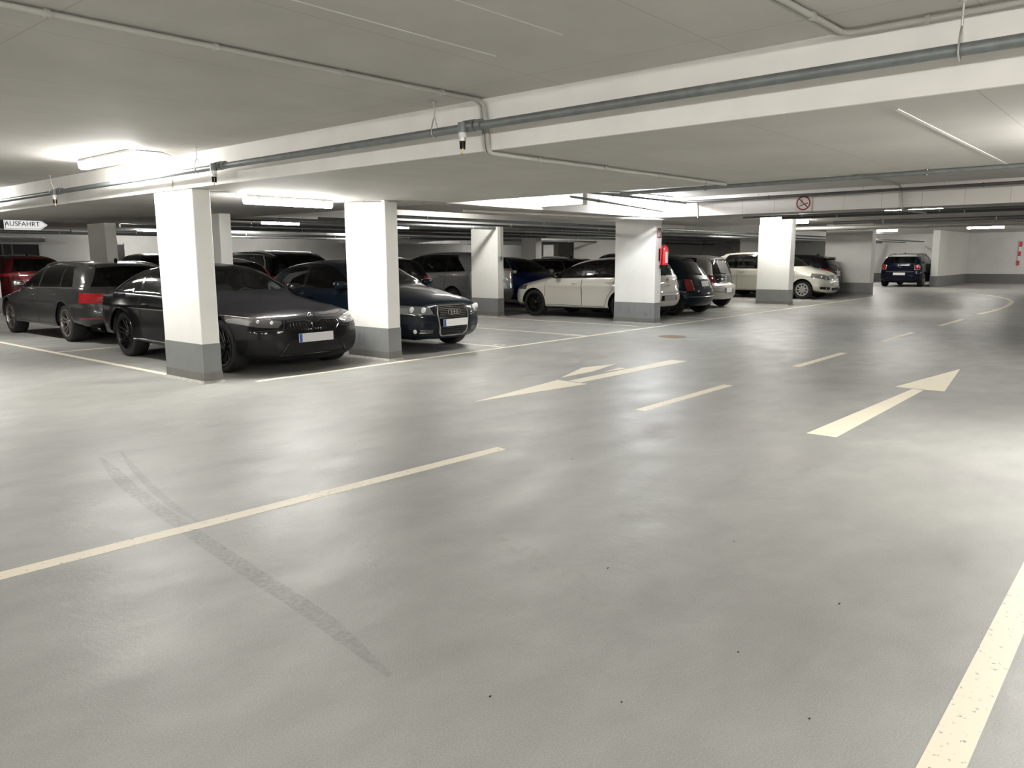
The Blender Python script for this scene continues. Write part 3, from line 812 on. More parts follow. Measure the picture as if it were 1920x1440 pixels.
def disc_emblem(front, z, r, inner='rings', mat='chrome', y=0., out=.006):
    """round badges: quartered roundel, linked rings, star in a ring, wing badge, plain letters"""
    def f(c):
        p = (c['frontp'] if front else c['rearp'])(y, z, out); s_ = 1 if front else -1
        def W(u, v, h): return (p.x + s_ * h, p.y + u * s_, p.z + v)
        q = MB()
        if inner == 'rings':
            n = 28
            for k in range(4): 
                cx = (k - 1.5) * r * 1.45; q = MB()
                q.tube([W(cx + r * math.cos(2 * PI * i / n), r * math.sin(2 * PI * i / n), .006) for i in range(n)], r * .13, 6, closed=True); q.obj('badge_ring', mat, c['root'], 40)
            return
        n = 28
        q.tube([W(r * math.cos(2 * PI * i / n), r * math.sin(2 * PI * i / n), .006) for i in range(n)], r * (.16 if inner != 'roundel' else .12), 6, closed=True)
        if inner == 'roundel':
            b = q.obj('badge', mat, c['root'], 40)
            for k, mm in ((0, 'white'), (1, 'plateblue'), (2, 'white'), (3, 'plateblue')):
                a0 = k * PI / 2; poly = [(0, 0)] + [(r * .62 * math.cos(a0 + i * PI / 12), r * .62 * math.sin(a0 + i * PI / 12)) for i in range(7)]
                MB().prism(poly, lambda u, v, h: W(u, v, .006 + h), .002).obj('badge_quarter', mm, b)
            return
        if inner == 'star':
            for k in range(3):
                a = PI / 2 + k * 2 * PI / 3; d = (math.cos(a), math.sin(a)); e = (-d[1], d[0])
                q.prism([(e[0] * r * .12, e[1] * r * .12), (d[0] * r, d[1] * r), (-e[0] * r * .12, -e[1] * r * .12), (-d[0] * r * .1, -d[1] * r * .1)], W, .008)
        if inner == 'vw':
            for pts in ([(-.62, .62), (-.28, -.1), (0, .55), (.28, -.1), (.62, .62)], [(-.85, .2), (-.4, -.8), (0, -.05), (.4, -.8), (.85, .2)]):
                q.tube([W(u * r, v * r, .006) for u, v in pts], r * .09, 5)
        if inner == 's':
            for pts in ([(-.6, .15), (-.5, .6), (.55, .6)], [(.6, -.15), (.5, -.6), (-.55, -.6)], [(-.6, .1), (.6, -.1)]): q.tube([W(u * r, v * r, .006) for u, v in pts], r * .16, 5)
        if inner == 'wings':
            for sg in (1, -1):
                q.prism([(sg * r * .9, r * .5), (sg * r * 3.3, r * .75), (sg * r * 2.6, r * .1), (sg * r * 1.9, -.35 * r), (sg * r * .9, -r * .5)], W, .006)
        q.obj('badge', mat, c['root'], 40)
    return f
def slats(front, y0, y1, z0, z1, n, r=.006, mat='gloss', vertical=False, out=.004, nm='grille_slat'):
    def f(c):
        fp = c['frontp'] if front else c['rearp']
        for k in range(n):
            q = MB()
            if vertical:
                y = y0 + (y1 - y0) * (k + .5) / n; q.tube([fp(y, z0 + (z1 - z0) * i / 4, out) for i in range(5)], r, 5)
            else:
                z = z0 + (z1 - z0) * (k + .5) / n; q.tube([fp(y0 + (y1 - y0) * i / 8, z, out) for i in range(9)], r, 5)
            q.obj(nm, mat, c['root'], 40)
    return f
def outline(front, poly, r=.01, mat='chrome', both=False, out=.004, nm='grille_frame', closed=True):
    def f(c):
        fp = c['frontp'] if front else c['rearp']
        for s_ in ((1, -1) if both else (1,)):
            pts = [(a * s_, b) for a, b in poly]; pts2 = pts + (pts[:1] if closed else [])
            MB().tube(c['along'](pts2, lambda a, b: fp(a, b, out), .04), r, 6).obj(nm, mat, c['root'], 40)
    return f
def lenses(front, spots, mat='ring_led', nm='lamp_lens', out=.004):
    def f(c):
        fp = c['frontp'] if front else c['rearp']
        for s_ in (1, -1):
            for (y, z, r) in spots:
                p = fp(y * s_, z, 0); MB().blob(tuple(p), (.02, r, r), 2, 16).obj(nm, mat, c['root'], 40)
    return f
def sidestrip(x0, x1, z0, z1, r=.008, mat=None, nm='side_moulding'):
    def f(c):
        for s_ in (1, -1):
            q = MB(); q.tube(c['along']([(x0, z0), (x1, z1)], lambda a, b: c['sidey'](a, b, s_)), r, 6)
            q.obj(nm, mat or c['paint'], c['root'], 40)
    return f
def lettering(txt, front, y, z, size, mat='chrome', out=.008):
    def f(c):
        p = (c['frontp'] if front else c['rearp'])(y, z, out)
        t = link('lettering', text_mesh(txt, size, 'lettering', .0015), mat, c['root'], tuple(p)); t.rotation_euler = (PI / 2, 0, PI / 2 if front else -PI / 2)
    return f
# ------------------------------------------------------------------ the cars of the hall
def paintm(name, col, metal=0.3, rough=0.32): return plain(name, col, rough, metal, coat=.4 if max(col) < .03 else 1.0, coat_rough=0.03, spec=0.05 if max(col) < .2 else .5)
M.update(p_grey=paintm('nardo_grey_paint', (0.052, 0.052, 0.050), .5), p_black=paintm('black_paint', (0.004, 0.004, 0.005), .0),
         p_bmw=paintm('black_metallic_paint', (0.005, 0.005, 0.006), .0), p_navy=paintm('midnight_blue_paint', (0.006, 0.010, 0.017), .1),
         p_cream=paintm('warm_white_paint', (0.60, 0.575, 0.51), 0.0), p_teal=paintm('dark_petrol_paint', (0.006, 0.013, 0.019)),
         p_silver=paintm('silver_paint', (0.40, 0.39, 0.37), .5), p_cream2=paintm('pearl_white_paint', (0.54, 0.525, 0.44), 0.0),
         p_blue=paintm('deep_blue_paint', (0.012, 0.03, 0.15)), p_lgrey=paintm('pale_grey_paint', (0.26, 0.255, 0.25), .4),
         p_red=paintm('red_paint', (0.11, 0.007, 0.010)), p_mini=paintm('blue_black_paint', (0.006, 0.007, 0.018)),
         p_beige=paintm('silver_beige_paint', (0.42, 0.41, 0.38), .4), p_dred=paintm('dark_red_paint', (0.05, 0.006, 0.008)),
         p_white=paintm('white_roof_paint', (0.70, 0.70, 0.66), 0.0), bluecab=plain('blue_shell', (0.01, 0.012, 0.09), .4))
def resc(top, L0, H0, L, H): return [(x * L / L0, z * H / H0) for x, z in top]
HATCH = [(.10,.20),(.02,.30),(.0,.44),(.02,.60),(.10,.72),(.32,.82),(.7,.91),(1.05,.98),(1.22,1.01),(1.6,1.20),(1.95,1.36),(2.3,1.43),(2.75,1.46),(3.3,1.44),(3.75,1.38),(3.9,1.33),(4.05,1.15),(4.16,.95),(4.19,.86),(4.22,.70),(4.26,.54),(4.24,.38),(4.14,.24)]
WAGON = [(.10,.20),(.02,.30),(.0,.45),(.02,.60),(.10,.72),(.4,.83),(.8,.91),(1.2,.97),(1.38,1.0),(1.8,1.21),(2.15,1.365),(2.5,1.42),(3.0,1.43),(3.6,1.415),(4.1,1.37),(4.28,1.325),(4.45,1.14),(4.57,.97),(4.63,.88),(4.68,.72),(4.73,.56),(4.71,.40),(4.60,.24)]
MPV = [(.08,.20),(.01,.30),(.0,.46),(.03,.64),(.12,.80),(.36,.93),(.7,1.02),(.92,1.08),(1.1,1.16),(1.5,1.40),(1.8,1.53),(2.2,1.59),(2.7,1.60),(3.4,1.58),(3.9,1.53),(4.02,1.48),(4.14,1.26),(4.2,1.05),(4.22,.92),(4.25,.74),(4.27,.56),(4.25,.38),(4.16,.25)]
CITY = [(.06,.20),(.01,.30),(.0,.46),(.03,.62),(.10,.76),(.3,.87),(.55,.95),(.75,1.0),(.88,1.05),(1.2,1.27),(1.5,1.41),(1.9,1.48),(2.3,1.49),(2.8,1.46),(3.12,1.40),(3.25,1.33),(3.36,1.12),(3.42,.95),(3.45,.85),(3.5,.68),(3.54,.54),(3.52,.38),(3.46,.25)]
COUPE = [(.07,.15),(.01,.26),(.0,.46),(.02,.60),(.09,.70),(.22,.775),(.6,.86),(1.0,.925),(1.35,.97),(1.52,1.0),(1.85,1.16),(2.2,1.31),(2.55,1.37),(2.95,1.375),(3.3,1.335),(3.75,1.20),(4.05,1.09),(4.28,1.04),(4.46,1.02),(4.55,.97),(4.57,.82),(4.62,.62),(4.60,.42),(4.50,.25)]
def num(L, W, H, x): return x
# 1. grey estate
A4 = dict(L=4.73, W=1.85, H=1.43, wb=2.84, fo=.81, R=.335, fine=.055, top=WAGON, belt=(.93, .965), cowl=1.38, header=2.2, A=1.42, B=2.42, C=3.42, dlo=(1.6, 4.02), dlotop=3.72, dtop=.085,
          dloround=True, paint='p_grey', glassmat='glassdark', glassrear='glassdark', glassfront='glass', trim='chrome', trimr=.011, handles=[(2.22, .80), (3.22, .82)], rimstyle='five', rimmat='rimgrey', tw=.24, crease=(.70, .016),
          rear=(.98, 1.33, .74, .54, 4.1),
          decals=[('tail_light', 'taillight', [(.36,.74),(.40,.86),(1.0,.88),(1.0,.71),(.5,.70)], False, .42), ('2tailgate_recess', 'p_grey', [(-.3,.66),(.3,.66),(.3,.80),(-.3,.80)], False, .4),
                  ('reflector_strip', 'taillight', [(.42,.425),(.9,.44),(.9,.455),(.42,.44)], False, .6), ('2diffuser', 'black', [(-.86,.22),(.86,.22),(.80,.34),(.55,.385),(-.55,.385),(-.80,.34)], False, .5),
                  ('head_light', 'lampglass', [(.48,.62),(.95,.66),(.95,.78),(.5,.70)], True, .6), ('2grille', 'gloss', [(-.36,.70),(.36,.70),(.30,.36),(-.30,.36)], True, .5)],
          gaps_rear=[[(.38,.88),(.38,.70),(.60,.50),(.62,.46),(0,.46)], [(.0,.97),(.76,.95)]],
          extras=[roofrails('chrome', 1.95, 4.15, .60, .016, .03), fin(3.75, .06), exhausts((.66, .55), .275, .04), plate(False, .73, 0, .52, .11, 'plate'), disc_emblem(False, .86, .035, 'rings'), rear_wiper(1.0), spoiler(4.12, .16, .52, None, .03, .03)])
# 2. black coupe
M4 = dict(L=4.62, W=1.80, H=1.375, wb=2.77, fo=.78, R=.338, fine=.05, top=COUPE, belt=(.93, .97), cowl=1.52, header=2.3, A=1.5, B=3.0, C=9, doors=2, doorend=2.95, dlo=(1.75, 3.85), dlotop=3.35, dtop=.08,
          paint='p_bmw', glassmat='glass', trimr=.008, handles=[(2.75, .80)], rimstyle='five', rimmat='rimdark', tw=.235, crease=(.76, .022), flare=.035, rnose=.45, taperf=.06, rhood=.3, cabinmat='cabinlight', trim='black',
          rear=(1.10, 1.30, .66, .50, 3.3),
          decals=[('head_light', 'lampdark', [(.44,.64),(.50,.585),(.72,.60),(.95,.665),(.95,.735),(.60,.695),(.44,.665)], True, .62),
                  ('grille', 'gloss', [(.035,.53),(.07,.505),(.34,.53),(.40,.59),(.37,.655),(.12,.665),(.035,.63)], True, .3),
                  ('2lower_intake', 'black', [(-.50,.235),(.50,.235),(.38,.40),(.30,.43),(-.30,.43),(-.38,.40)], True, .5), ('side_intake', 'black', [(.52,.24),(.84,.26),(.82,.46),(.60,.44),(.50,.32)], True, .7),
                  ('tail_light', 'taillight', [(.42,.76),(.42,.86),(.95,.90),(.95,.74)], False, .4)],
          gaps_front=[[(0,.70),(.42,.715),(.62,.745),(.72,.80)], [(.40,.66),(.44,.56),(.86,.55)]],
          extras=[plate(True, .445, 0, .52, .11, 'plategrey2', True, 0., .02), disc_emblem(True, .715, .036, 'roundel', 'chrome', 0, .004), lenses(True, [(.56, .645, .026), (.70, .665, .026)], 'reflector'), 
                  slats(True, .05, .36, .52, .655, 7, .005, 'gloss', True, .004), slats(True, -.36, -.05, .52, .655, 7, .005, 'gloss', True, .004),
                  outline(True, [(.035,.53),(.07,.505),(.34,.53),(.40,.59),(.37,.655),(.12,.665),(.035,.63)], .010, 'gloss', True), outline(True, [(-.50,.235),(.50,.235),(.38,.40),(.30,.43),(-.30,.43),(-.38,.40)], .009, 'gloss'),
                  sidestrip(1.15, 3.15, .27, .29, .02), outline(True, [(.55,.69),(.75,.715),(.93,.745)], .008, 'chrome', True, .002, 'lamp_brow', False), fin(3.0, .04)])
# 3. dark blue three-door hatch
A3TOP = [(.10,.20),(.02,.30),(.0,.45),(.02,.62),(.08,.735),(.3,.83),(.7,.915),(1.1,.985),(1.28,1.01),(1.65,1.19),(1.98,1.34),(2.3,1.40),(2.7,1.42),(3.2,1.39),(3.6,1.325),(3.82,1.22),(4.0,1.03),(4.10,.90),(4.17,.70),(4.21,.52),(4.19,.38),(4.1,.24)]
A3 = dict(L=4.21, W=1.77, H=1.42, wb=2.58, fo=.84, R=.32, fine=.05, top=A3TOP, belt=(.94, .985), cowl=1.28, header=2.05, A=1.28, B=2.75, C=9, doors=2, doorend=2.70, dlo=(1.5, 3.55), dlotop=3.15, dtop=.075,
          paint='p_navy', glassmat='glassdark', glassfront='glass', handles=[(2.5, .82)], rimstyle='multi', rimmat='rimgrey', trim='black', rnose=.55,
          rear=(1.0, 1.27, .66, .52, 3.4),
          decals=[('2grille', 'gloss', [(-.23,.25),(.23,.25),(.29,.30),(.33,.60),(.29,.715),(-.29,.715),(-.33,.60),(-.29,.30)], True, .5), ('head_light', 'lampglass', [(.40,.585),(.44,.695),(.66,.72),(.95,.75),(.95,.62),(.7,.59)], True, .62),
                  ('side_intake', 'black', [(.40,.285),(.72,.305),(.74,.375),(.40,.375)], True, .5), ('tail_light', 'taillight', [(.45,.72),(.45,.88),(.95,.88),(.95,.72)], False, .35)],
          gaps_front=[[(.33,.74),(.36,.58),(.42,.565),(.85,.56)], [(0,.735),(.29,.74),(.44,.705)], [(.75,.5),(.45,.47),(.40,.47)]],
          extras=[outline(True, [(-.23,.25),(.23,.25),(.29,.30),(.33,.60),(.29,.715),(-.29,.715),(-.33,.60),(-.29,.30)], .012, 'chrome'), slats(True, -.29, .29, .52, .70, 7, .006, 'rimgrey'), slats(True, -.27, .27, .27, .38, 3, .006, 'black'),
                  plate(True, .455, 0, .52, .11, 'plate', True, 0, .03), disc_emblem(True, .615, .042, 'rings', 'chrome', 0, .016), lenses(True, [(.55, .655, .05), (.70, .665, .05)]), lenses(True, [(.68, .34, .036)], 'ring_led', 'fog_lamp'),
                  slats(True, .42, .62, .30, .365, 3, .005, 'rimgrey'), slats(True, -.62, -.42, .30, .365, 3, .005, 'rimgrey'), lettering('quattro', True, -.24, .535, .045)])
M['plategrey2'] = plain('plate_pale_grey', (0.55, 0.55, 0.55), 0.5)
# 4. white hatch (seen from the side and rear)
LEONT = [(.10,.20),(.02,.30),(.0,.44),(.02,.60),(.10,.72),(.32,.82),(.7,.91),(1.0,.97),(1.15,1.005),(1.6,1.19),(2.0,1.33),(2.4,1.415),(2.9,1.45),(3.3,1.44),(3.65,1.38),(3.8,1.33),(3.95,1.15),(4.05,.95),(4.09,.86),(4.12,.70),(4.16,.54),(4.14,.38),(4.04,.24)]
LEON = dict(L=4.16, W=1.78, H=1.46, wb=2.58, fo=.84, R=.325, fine=.06, top=LEONT, belt=(.93, 1.0), cowl=1.15, header=2.1, A=1.2, B=2.3, C=3.2, dlo=(1.45, 3.58), dlotop=3.3, dtop=.075, paint='p_cream', glassmat='glassdark', glassfront='glassdark',
            handles=[(2.1, .83), (3.08, .86)], rimstyle='five', rimmat='rimdark', trim='black', crease=(.76, .018), mirrormat='black',
            rear=(1.02, 1.35, .66, .52, 3.6),
            decals=[('tail_light', 'darktail', [(.5,.78),(.42,.90),(.95,.94),(.95,.80)], False, .36), ('2plate_recess', 'black', [(-.36,.44),(.36,.44),(.33,.56),(-.33,.56)], False, .4), ('2rear_valance', 'black', [(-.80,.20),(.80,.20),(.78,.31),(-.78,.31)], False, .5), ('head_light', 'lampglass', [(.45,.62),(.5,.70),(.92,.80),(.92,.66)], True, .6)],
            gaps_rear=[[(.46,.92),(.55,.62),(0,.62)]],
            extras=[plate(False, .50, 0, .50, .11, 'plategrey', False, 0, .01), disc_emblem(False, .90, .05, 's'), lettering('LEON', False, 0, .78, .06), rear_wiper(1.03), spoiler(3.62, .18, .5), roofrails('p_cream', 1.8, 3.6, .58, .012, .02)])
# 5. small rounded petrol-coloured car
FIAT = dict(L=3.57, W=1.64, H=1.49, wb=2.30, fo=.70, R=.29, fine=.06, top=[(.06,.20),(.01,.30),(.0,.48),(.04,.66),(.14,.80),(.36,.90),(.62,.97),(.8,1.02),(.95,1.08),(1.25,1.30),(1.55,1.43),(1.9,1.485),(2.25,1.49),(2.65,1.45),(2.95,1.36),(3.15,1.20),(3.32,1.0),(3.42,.88),(3.48,.74),(3.55,.60),(3.57,.46),(3.53,.32),(3.44,.22)],
            belt=(.90, .93), cowl=.95, header=1.6, A=.95, B=2.15, C=9, doors=2, doorend=2.1, dlo=(1.15, 2.95), dlotop=2.65, dtop=.08, paint='p_teal', glassmat='glassdark', handles=[(1.95, .78)], rimstyle='multi', rimmat='rimgrey', rtail=.55, tum=.4, crease=(.6, .02),
            rear=(.98, 1.33, .56, .44, 2.6), decals=[('tail_light', 'darktail', [(.50,.62),(.50,.86),(.66,.88),(.68,.62)], False, .5)],
            gaps_rear=[[(.46,.92),(.50,.56),(0,.56)], [(.0,.56),(.9,.53)]],
            extras=[plate(False, .77, 0, .36, .14, 'plate', False, .25, .02), outline(False, [(.50,.62),(.50,.86),(.66,.88),(.68,.62)], .012, 'taillight', True, .004, 'lamp_frame'), spoiler(2.85, .12, .42), outline(False, [(-.2,.885),(.2,.885)], .012, 'chrome', False, .01, 'boot_handle', False), outline(False, [(-.70,.46),(-.3,.45),(.3,.45),(.70,.46)], .006, 'chrome', False, .004, 'bumper_trim', False), rear_wiper(1.0, -.1, .25)])
# 6. small silver car with black tailgate
UP = dict(L=3.56, W=1.65, H=1.48, wb=2.42, fo=.58, R=.29, fine=.06, top=[(.06,.20),(.01,.30),(.0,.46),(.03,.62),(.10,.76),(.3,.87),(.55,.95),(.75,1.0),(.88,1.05),(1.2,1.27),(1.5,1.41),(1.9,1.48),(2.3,1.49),(2.85,1.47),(3.15,1.42),(3.27,1.34),(3.36,1.12),(3.42,.92),(3.44,.84),(3.46,.72),(3.54,.64),(3.56,.48),(3.53,.32),(3.46,.24)],
          belt=(.90, .93), cowl=.88, header=1.55, A=.9, B=2.1, C=9, doors=2, doorend=2.05, dlo=(1.1, 2.95), dlotop=2.8, dtop=.08, paint='p_silver', glassmat='glassdark', handles=[(1.9, .78)], rimstyle='cap', rimmat='rimsilver', rtail=.35, taperr=.05,
          rear=(.93, 1.36, .60, .50, 2.9), decals=[('2tailgate', 'gloss', [(-.50,.68),(.50,.68),(.60,.925),(-.60,.925)], False, .45), ('tail_light', 'darktail', [(.52,.70),(.61,.92),(.80,.95),(.80,.70)], False, .4), ('2plate_recess', 'rimgrey', [(-.34,.42),(.34,.42),(.26,.58),(-.26,.58)], False, .3)],
          extras=[plate(False, .50, 0, .34, .13, 'plate', False, 0, .012), disc_emblem(False, .82, .06, 'vw'), lettering('lıllıl-lıl lıllılıl', False, 0, 1.30, .08, 'white', .01), rear_wiper(.95), fin(2.6, .05, .35), spoiler(3.12, .1, .48)])
# 7. pearl people carrier, nose to the lane
BCL = dict(L=4.28, W=1.79, H=1.60, wb=2.78, fo=.82, R=.32, fine=.06, top=MPV, belt=(1.0, 1.03), cowl=.95, header=1.7, A=1.1, B=2.2, C=3.15, dlo=(1.2, 3.85), dlotop=3.6, dtop=.08, paint='p_cream2', glassmat='glassdark', glassfront='glassdark',
           handles=[(2.0, .9), (2.95, .92)], rimstyle='cap', rimmat='rimsilver', trim='black', rear=(1.05, 1.5, .66, .55, 3.8), crease=(.8, .014),
           decals=[('head_light', 'lampglass', [(.40,.64),(.44,.75),(.62,.84),(.95,.90),(.95,.74),(.66,.655)], True, .55), ('2grille', 'rimgrey', [(-.30,.62),(.30,.62),(.35,.74),(.30,.765),(-.30,.765),(-.35,.74)], True, .4), ('2lower_intake', 'black', [(-.30,.29),(.30,.29),(.36,.38),(-.36,.38)], True, .4), ('fog_recess', 'black', [(.46,.31),(.80,.34),(.82,.42),(.44,.40)], True, .6)],
           gaps_front=[[(.0,.79),(.36,.785),(.48,.735)]],
           extras=[outline(True, [(-.30,.62),(.30,.62),(.35,.74),(.30,.765),(-.30,.765),(-.35,.74)], .012, 'chrome'), slats(True, -.3, .3, .64, .75, 3, .012, 'chrome'), disc_emblem(True, .69, .07, 'star', 'chrome', 0, .02), plate(True, .50, 0, .50, .11, 'plate', False, 0, .012), lenses(True, [(.58,.70,.05), (.72,.745,.045)], 'reflector'), lenses(True, [(.62,.365,.035)], 'reflector', 'fog_lamp'), fin(3.6, .05, .3)])
# 8. black hatch with roof spoiler
AUR = dict(L=4.30, W=1.76, H=1.50, wb=2.60, fo=.88, R=.32, fine=.07, top=resc(HATCH, 4.26, 1.46, 4.30, 1.50), belt=(.95, 1.03), cowl=1.2, header=2.0, A=1.24, B=2.3, C=3.2, dlo=(1.45, 3.65), dlotop=3.4, dtop=.08, paint='p_black', glassmat='glassdark', handles=[(2.1, .86), (3.0, .88)], rimstyle='seven', rimmat='rimdark',
           rear=(1.05, 1.38, .64, .52, 3.7), decals=[('tail_light', 'taillight', [(.42,.86),(.46,.93),(.85,1.0),(.85,.88)], False, .4)],
           gaps_rear=[[(.5,.95),(.52,.56),(0,.54)]],
           extras=[spoiler(3.78, .26, .5, 'gloss', .05, .02), plate(False, .80, 0, .34, .16, 'plate', False, .1, .02, 'M P1', 0), disc_emblem(False, .92, .04, 's'), rear_wiper(1.08), outline(False, [(-.3,.88),(.3,.88)], .012, 'chrome', False, .01, 'boot_handle', False), fin(3.5, .05)])
# 9. two-tone compact SUV at the end wall
MINI = dict(L=4.10, W=1.82, H=1.56, wb=2.60, fo=.75, R=.33, fine=.07, top=[(.06,.22),(.01,.34),(.0,.52),(.03,.72),(.10,.85),(.3,.95),(.7,1.02),(1.0,1.06),(1.15,1.10),(1.5,1.32),(1.8,1.48),(2.2,1.545),(2.6,1.56),(3.2,1.53),(3.7,1.47),(3.82,1.42),(3.94,1.20),(4.0,1.05),(4.03,.95),(4.05,.78),(4.09,.62),(4.1,.48),(4.07,.34),(4.0,.24)],
            belt=(1.03, 1.06), cowl=1.15, header=1.85, A=1.2, B=2.1, C=3.0, dlo=(1.35, 3.7), dlotop=3.5, dtop=.08, paint='p_mini', glassmat='glassdark', handles=[(1.95, .95), (2.8, .96)], rimstyle='five', rimmat='rimgrey', rtail=.4,
            rear=(1.09, 1.37, .62, .55, 3.6), decals=[('tail_light', 'taillight', [(.62,.80),(.60,1.0),(.80,1.02),(.82,.80)], False, .5), ('2roof_skin', 'p_white', [(-.68,1.40),(.68,1.40),(.66,1.7),(-.66,1.7)], False, 2.6)],
            gaps_rear=[[(.58,1.05),(.58,.70),(0,.68)]],
            extras=[plate(False, .60, 0, .52, .11, 'plate', False, 0, .012), disc_emblem(False, .94, .05, 'wings', 'chrome', 0, .015), outline(False, [(.62,.80),(.60,1.0),(.80,1.02),(.82,.80)], .012, 'chrome', True, .004, 'lamp_frame'), roofrails('black', 1.7, 3.6, .60, .014, .04), fin(3.3, .07), lettering('ONE', False, .45, .95, .05), lettering('D', False, -.45, .95, .05), outline(False, [(-.6,.70),(.6,.70)], .008, 'chrome', False, .006, 'boot_trim', False)])
# 10. silver-grey people carrier
FORD = dict(L=4.50, W=1.83, H=1.60, wb=2.72, fo=.90, R=.33, fine=.07, top=resc(MPV, 4.27, 1.60, 4.50, 1.60), belt=(1.0, 1.10), cowl=1.0, header=1.8, A=1.15, B=2.35, C=3.35, dlo=(1.3, 4.05), dlotop=3.6, dtop=.08, paint='p_lgrey', glassmat='glass', handles=[(2.2, .93), (3.2, .97)], rimstyle='five', rimmat='rimgrey',
            rear=(1.15, 1.5, .68, .56, 4.0), decals=[('tail_light', 'taillight', [(.66,.86),(.62,1.10),(.90,1.16),(.92,.88)], False, .16)], gaps_rear=[[(.60,1.1),(.60,.6),(0,.58)]],
            extras=[plate(False, .82, 0, .52, .11, 'plate', False, 0, .012, '493', .15), rear_wiper(1.16), spoiler(3.98, .15, .5), outline(False, [(-.8,.56),(.8,.56)], .012, 'p_silver', False, .004, 'bumper_step', False)])
# 11. dark hatch with two red lamps
PEU = dict(L=4.05, W=1.73, H=1.50, wb=2.54, fo=.84, R=.30, fine=.07, top=resc(HATCH, 4.26, 1.46, 4.05, 1.50), belt=(.95, 1.02), cowl=1.15, header=1.95, A=1.2, B=2.2, C=3.1, dlo=(1.4, 3.45), dlotop=3.2, dtop=.08, paint='p_black', glassmat='glass', handles=[(2.0, .86), (2.9, .88)], rimstyle='seven', rimmat='rimgrey',
           rear=(1.03, 1.38, .60, .50, 3.45), decals=[('tail_light', 'taillight', [(.56,.84),(.52,1.0),(.85,1.04),(.85,.80)], False, .4)], gaps_rear=[[(.5,1.0),(.5,.6),(0,.58)]],
           extras=[disc_emblem(False, .93, .05, 's'), plate(False, .72, 0, .52, .11, 'plate', False), rear_wiper(1.04), spoiler(3.55, .15, .46)])
# 12. tall black estate with rails
SUV = dict(L=4.66, W=1.88, H=1.66, wb=2.80, fo=.88, R=.36, fine=.07, top=resc(WAGON, 4.73, 1.43, 4.66, 1.64), belt=(1.04, 1.09), cowl=1.36, header=2.15, A=1.4, B=2.4, C=3.4, dlo=(1.6, 4.1), dlotop=3.75, dtop=.09, dloround=True, paint='p_black', glassmat='glass', trim='chrome', trimr=.012, handles=[(2.2, .92), (3.2, .94)], rimstyle='seven', rimmat='rimgrey',
           rear=(1.14, 1.52, .72, .56, 3.95), decals=[('tail_light', 'taillight', [(.45,.92),(.45,1.04),(.95,1.06),(.95,.9)], False, .4)], extras=[roofrails('chrome', 1.85, 4.1, .60, .017, .045), rear_wiper(1.15), plate(False, .82), spoiler(4.0, .15, .52)])
# 13. pale-roofed hatch
SIL = dict(L=4.10, W=1.72, H=1.47, wb=2.5, fo=.82, R=.30, fine=.08, top=resc(HATCH, 4.26, 1.46, 4.10, 1.49), belt=(.95, 1.0), cowl=1.18, header=1.98, A=1.2, B=2.2, C=3.1, dlo=(1.4, 3.5), dlotop=3.2, dtop=.08, paint='p_silver', glassmat='glassdark', handles=[(2.0, .86), (2.9, .88)], rimstyle='seven', rimmat='rimgrey',
           rear=(1.02, 1.37, .66, .54, 3.45), decals=[('tail_light', 'taillight', [(.60,.85),(.62,1.28),(.72,1.28),(.85,.85)], False, .6)], extras=[rear_wiper(1.03), plate(False, .74)])
# 14..21 cars in the rows behind
RED = dict(L=4.35, W=1.80, H=1.62, wb=2.62, fo=.86, R=.34, fine=.08, top=resc(MPV, 4.27, 1.60, 4.35, 1.62), belt=(1.02, 1.10), cowl=1.0, header=1.75, A=1.15, B=2.25, C=3.25, dlo=(1.3, 3.8), dlotop=3.45, dtop=.08, paint='p_red', glassmat='glassdark', handles=[(2.1, .93), (3.1, .97)], rimstyle='seven', rimmat='rimgrey',
           rear=(1.12, 1.48, .62, .5, 3.75), decals=[('tail_light', 'taillight', [(.45,.98),(.45,1.06),(.95,1.08),(.95,.98)], False, .4)], extras=[fin(3.6, .05), plate(False, .7), spoiler(3.75, .15, .5), rear_wiper(1.13), outline(False, [(-.6,1.03),(.6,1.03)], .014, 'chrome', False, .008, 'boot_trim', False)])
def variant(base, **kw):
    d = dict(base); d.update(kw); return d
VAN = variant(RED, paint='p_black', glassmat='glass', H=1.66, top=resc(MPV, 4.27, 1.60, 4.35, 1.66))
BLUE = dict(L=3.98, W=1.70, H=1.46, wb=2.48, fo=.80, R=.30, fine=.07, top=resc(HATCH, 4.26, 1.46, 3.98, 1.46), belt=(.94, 1.0), cowl=1.12, header=1.9, A=1.15, B=2.2, C=9, doors=2, doorend=2.2, dlo=(1.35, 3.3), dlotop=3.05, dtop=.08, paint='p_blue', glassmat='glass', glassfront='glass', handles=[(2.0, .84)], rimstyle='seven', rimmat='rimgrey', mirrormat='p_silver',
            rear=(1.02, 1.35, .62, .5, 3.35), decals=[('head_light', 'lampglass', [(.42,.63),(.46,.74),(.9,.80),(.9,.66)], True, .6)], extras=[plate(True, .42)])
GHB = variant(PEU, paint='p_lgrey', glassmat='glass', extras=[fin(3.3, .05, .45), plate(False, .72), rear_wiper(1.04)])
BWG = variant(A4, fine=.08, paint='p_black', glassmat='glass', glassrear='glass', decals=A4['decals'][:1], gaps_rear=[], rimstyle='seven', extras=[roofrails('chrome', 1.95, 4.15, .58, .014, .03), fin(3.6, .06), plate(False, .73)])
DSUV = variant(SUV, H=1.60, top=resc(WAGON, 4.73, 1.43, 4.66, 1.60), glassmat='glassdark', trim='black', extras=[roofrails('black', 1.85, 4.1, .60, .017, .03), plate(False, .82)])
DK = variant(PEU, paint='p_black', H=1.55, top=resc(HATCH, 4.26, 1.46, 4.05, 1.55), decals=PEU['decals'], extras=[fin(3.3, .06), plate(False, .72)])
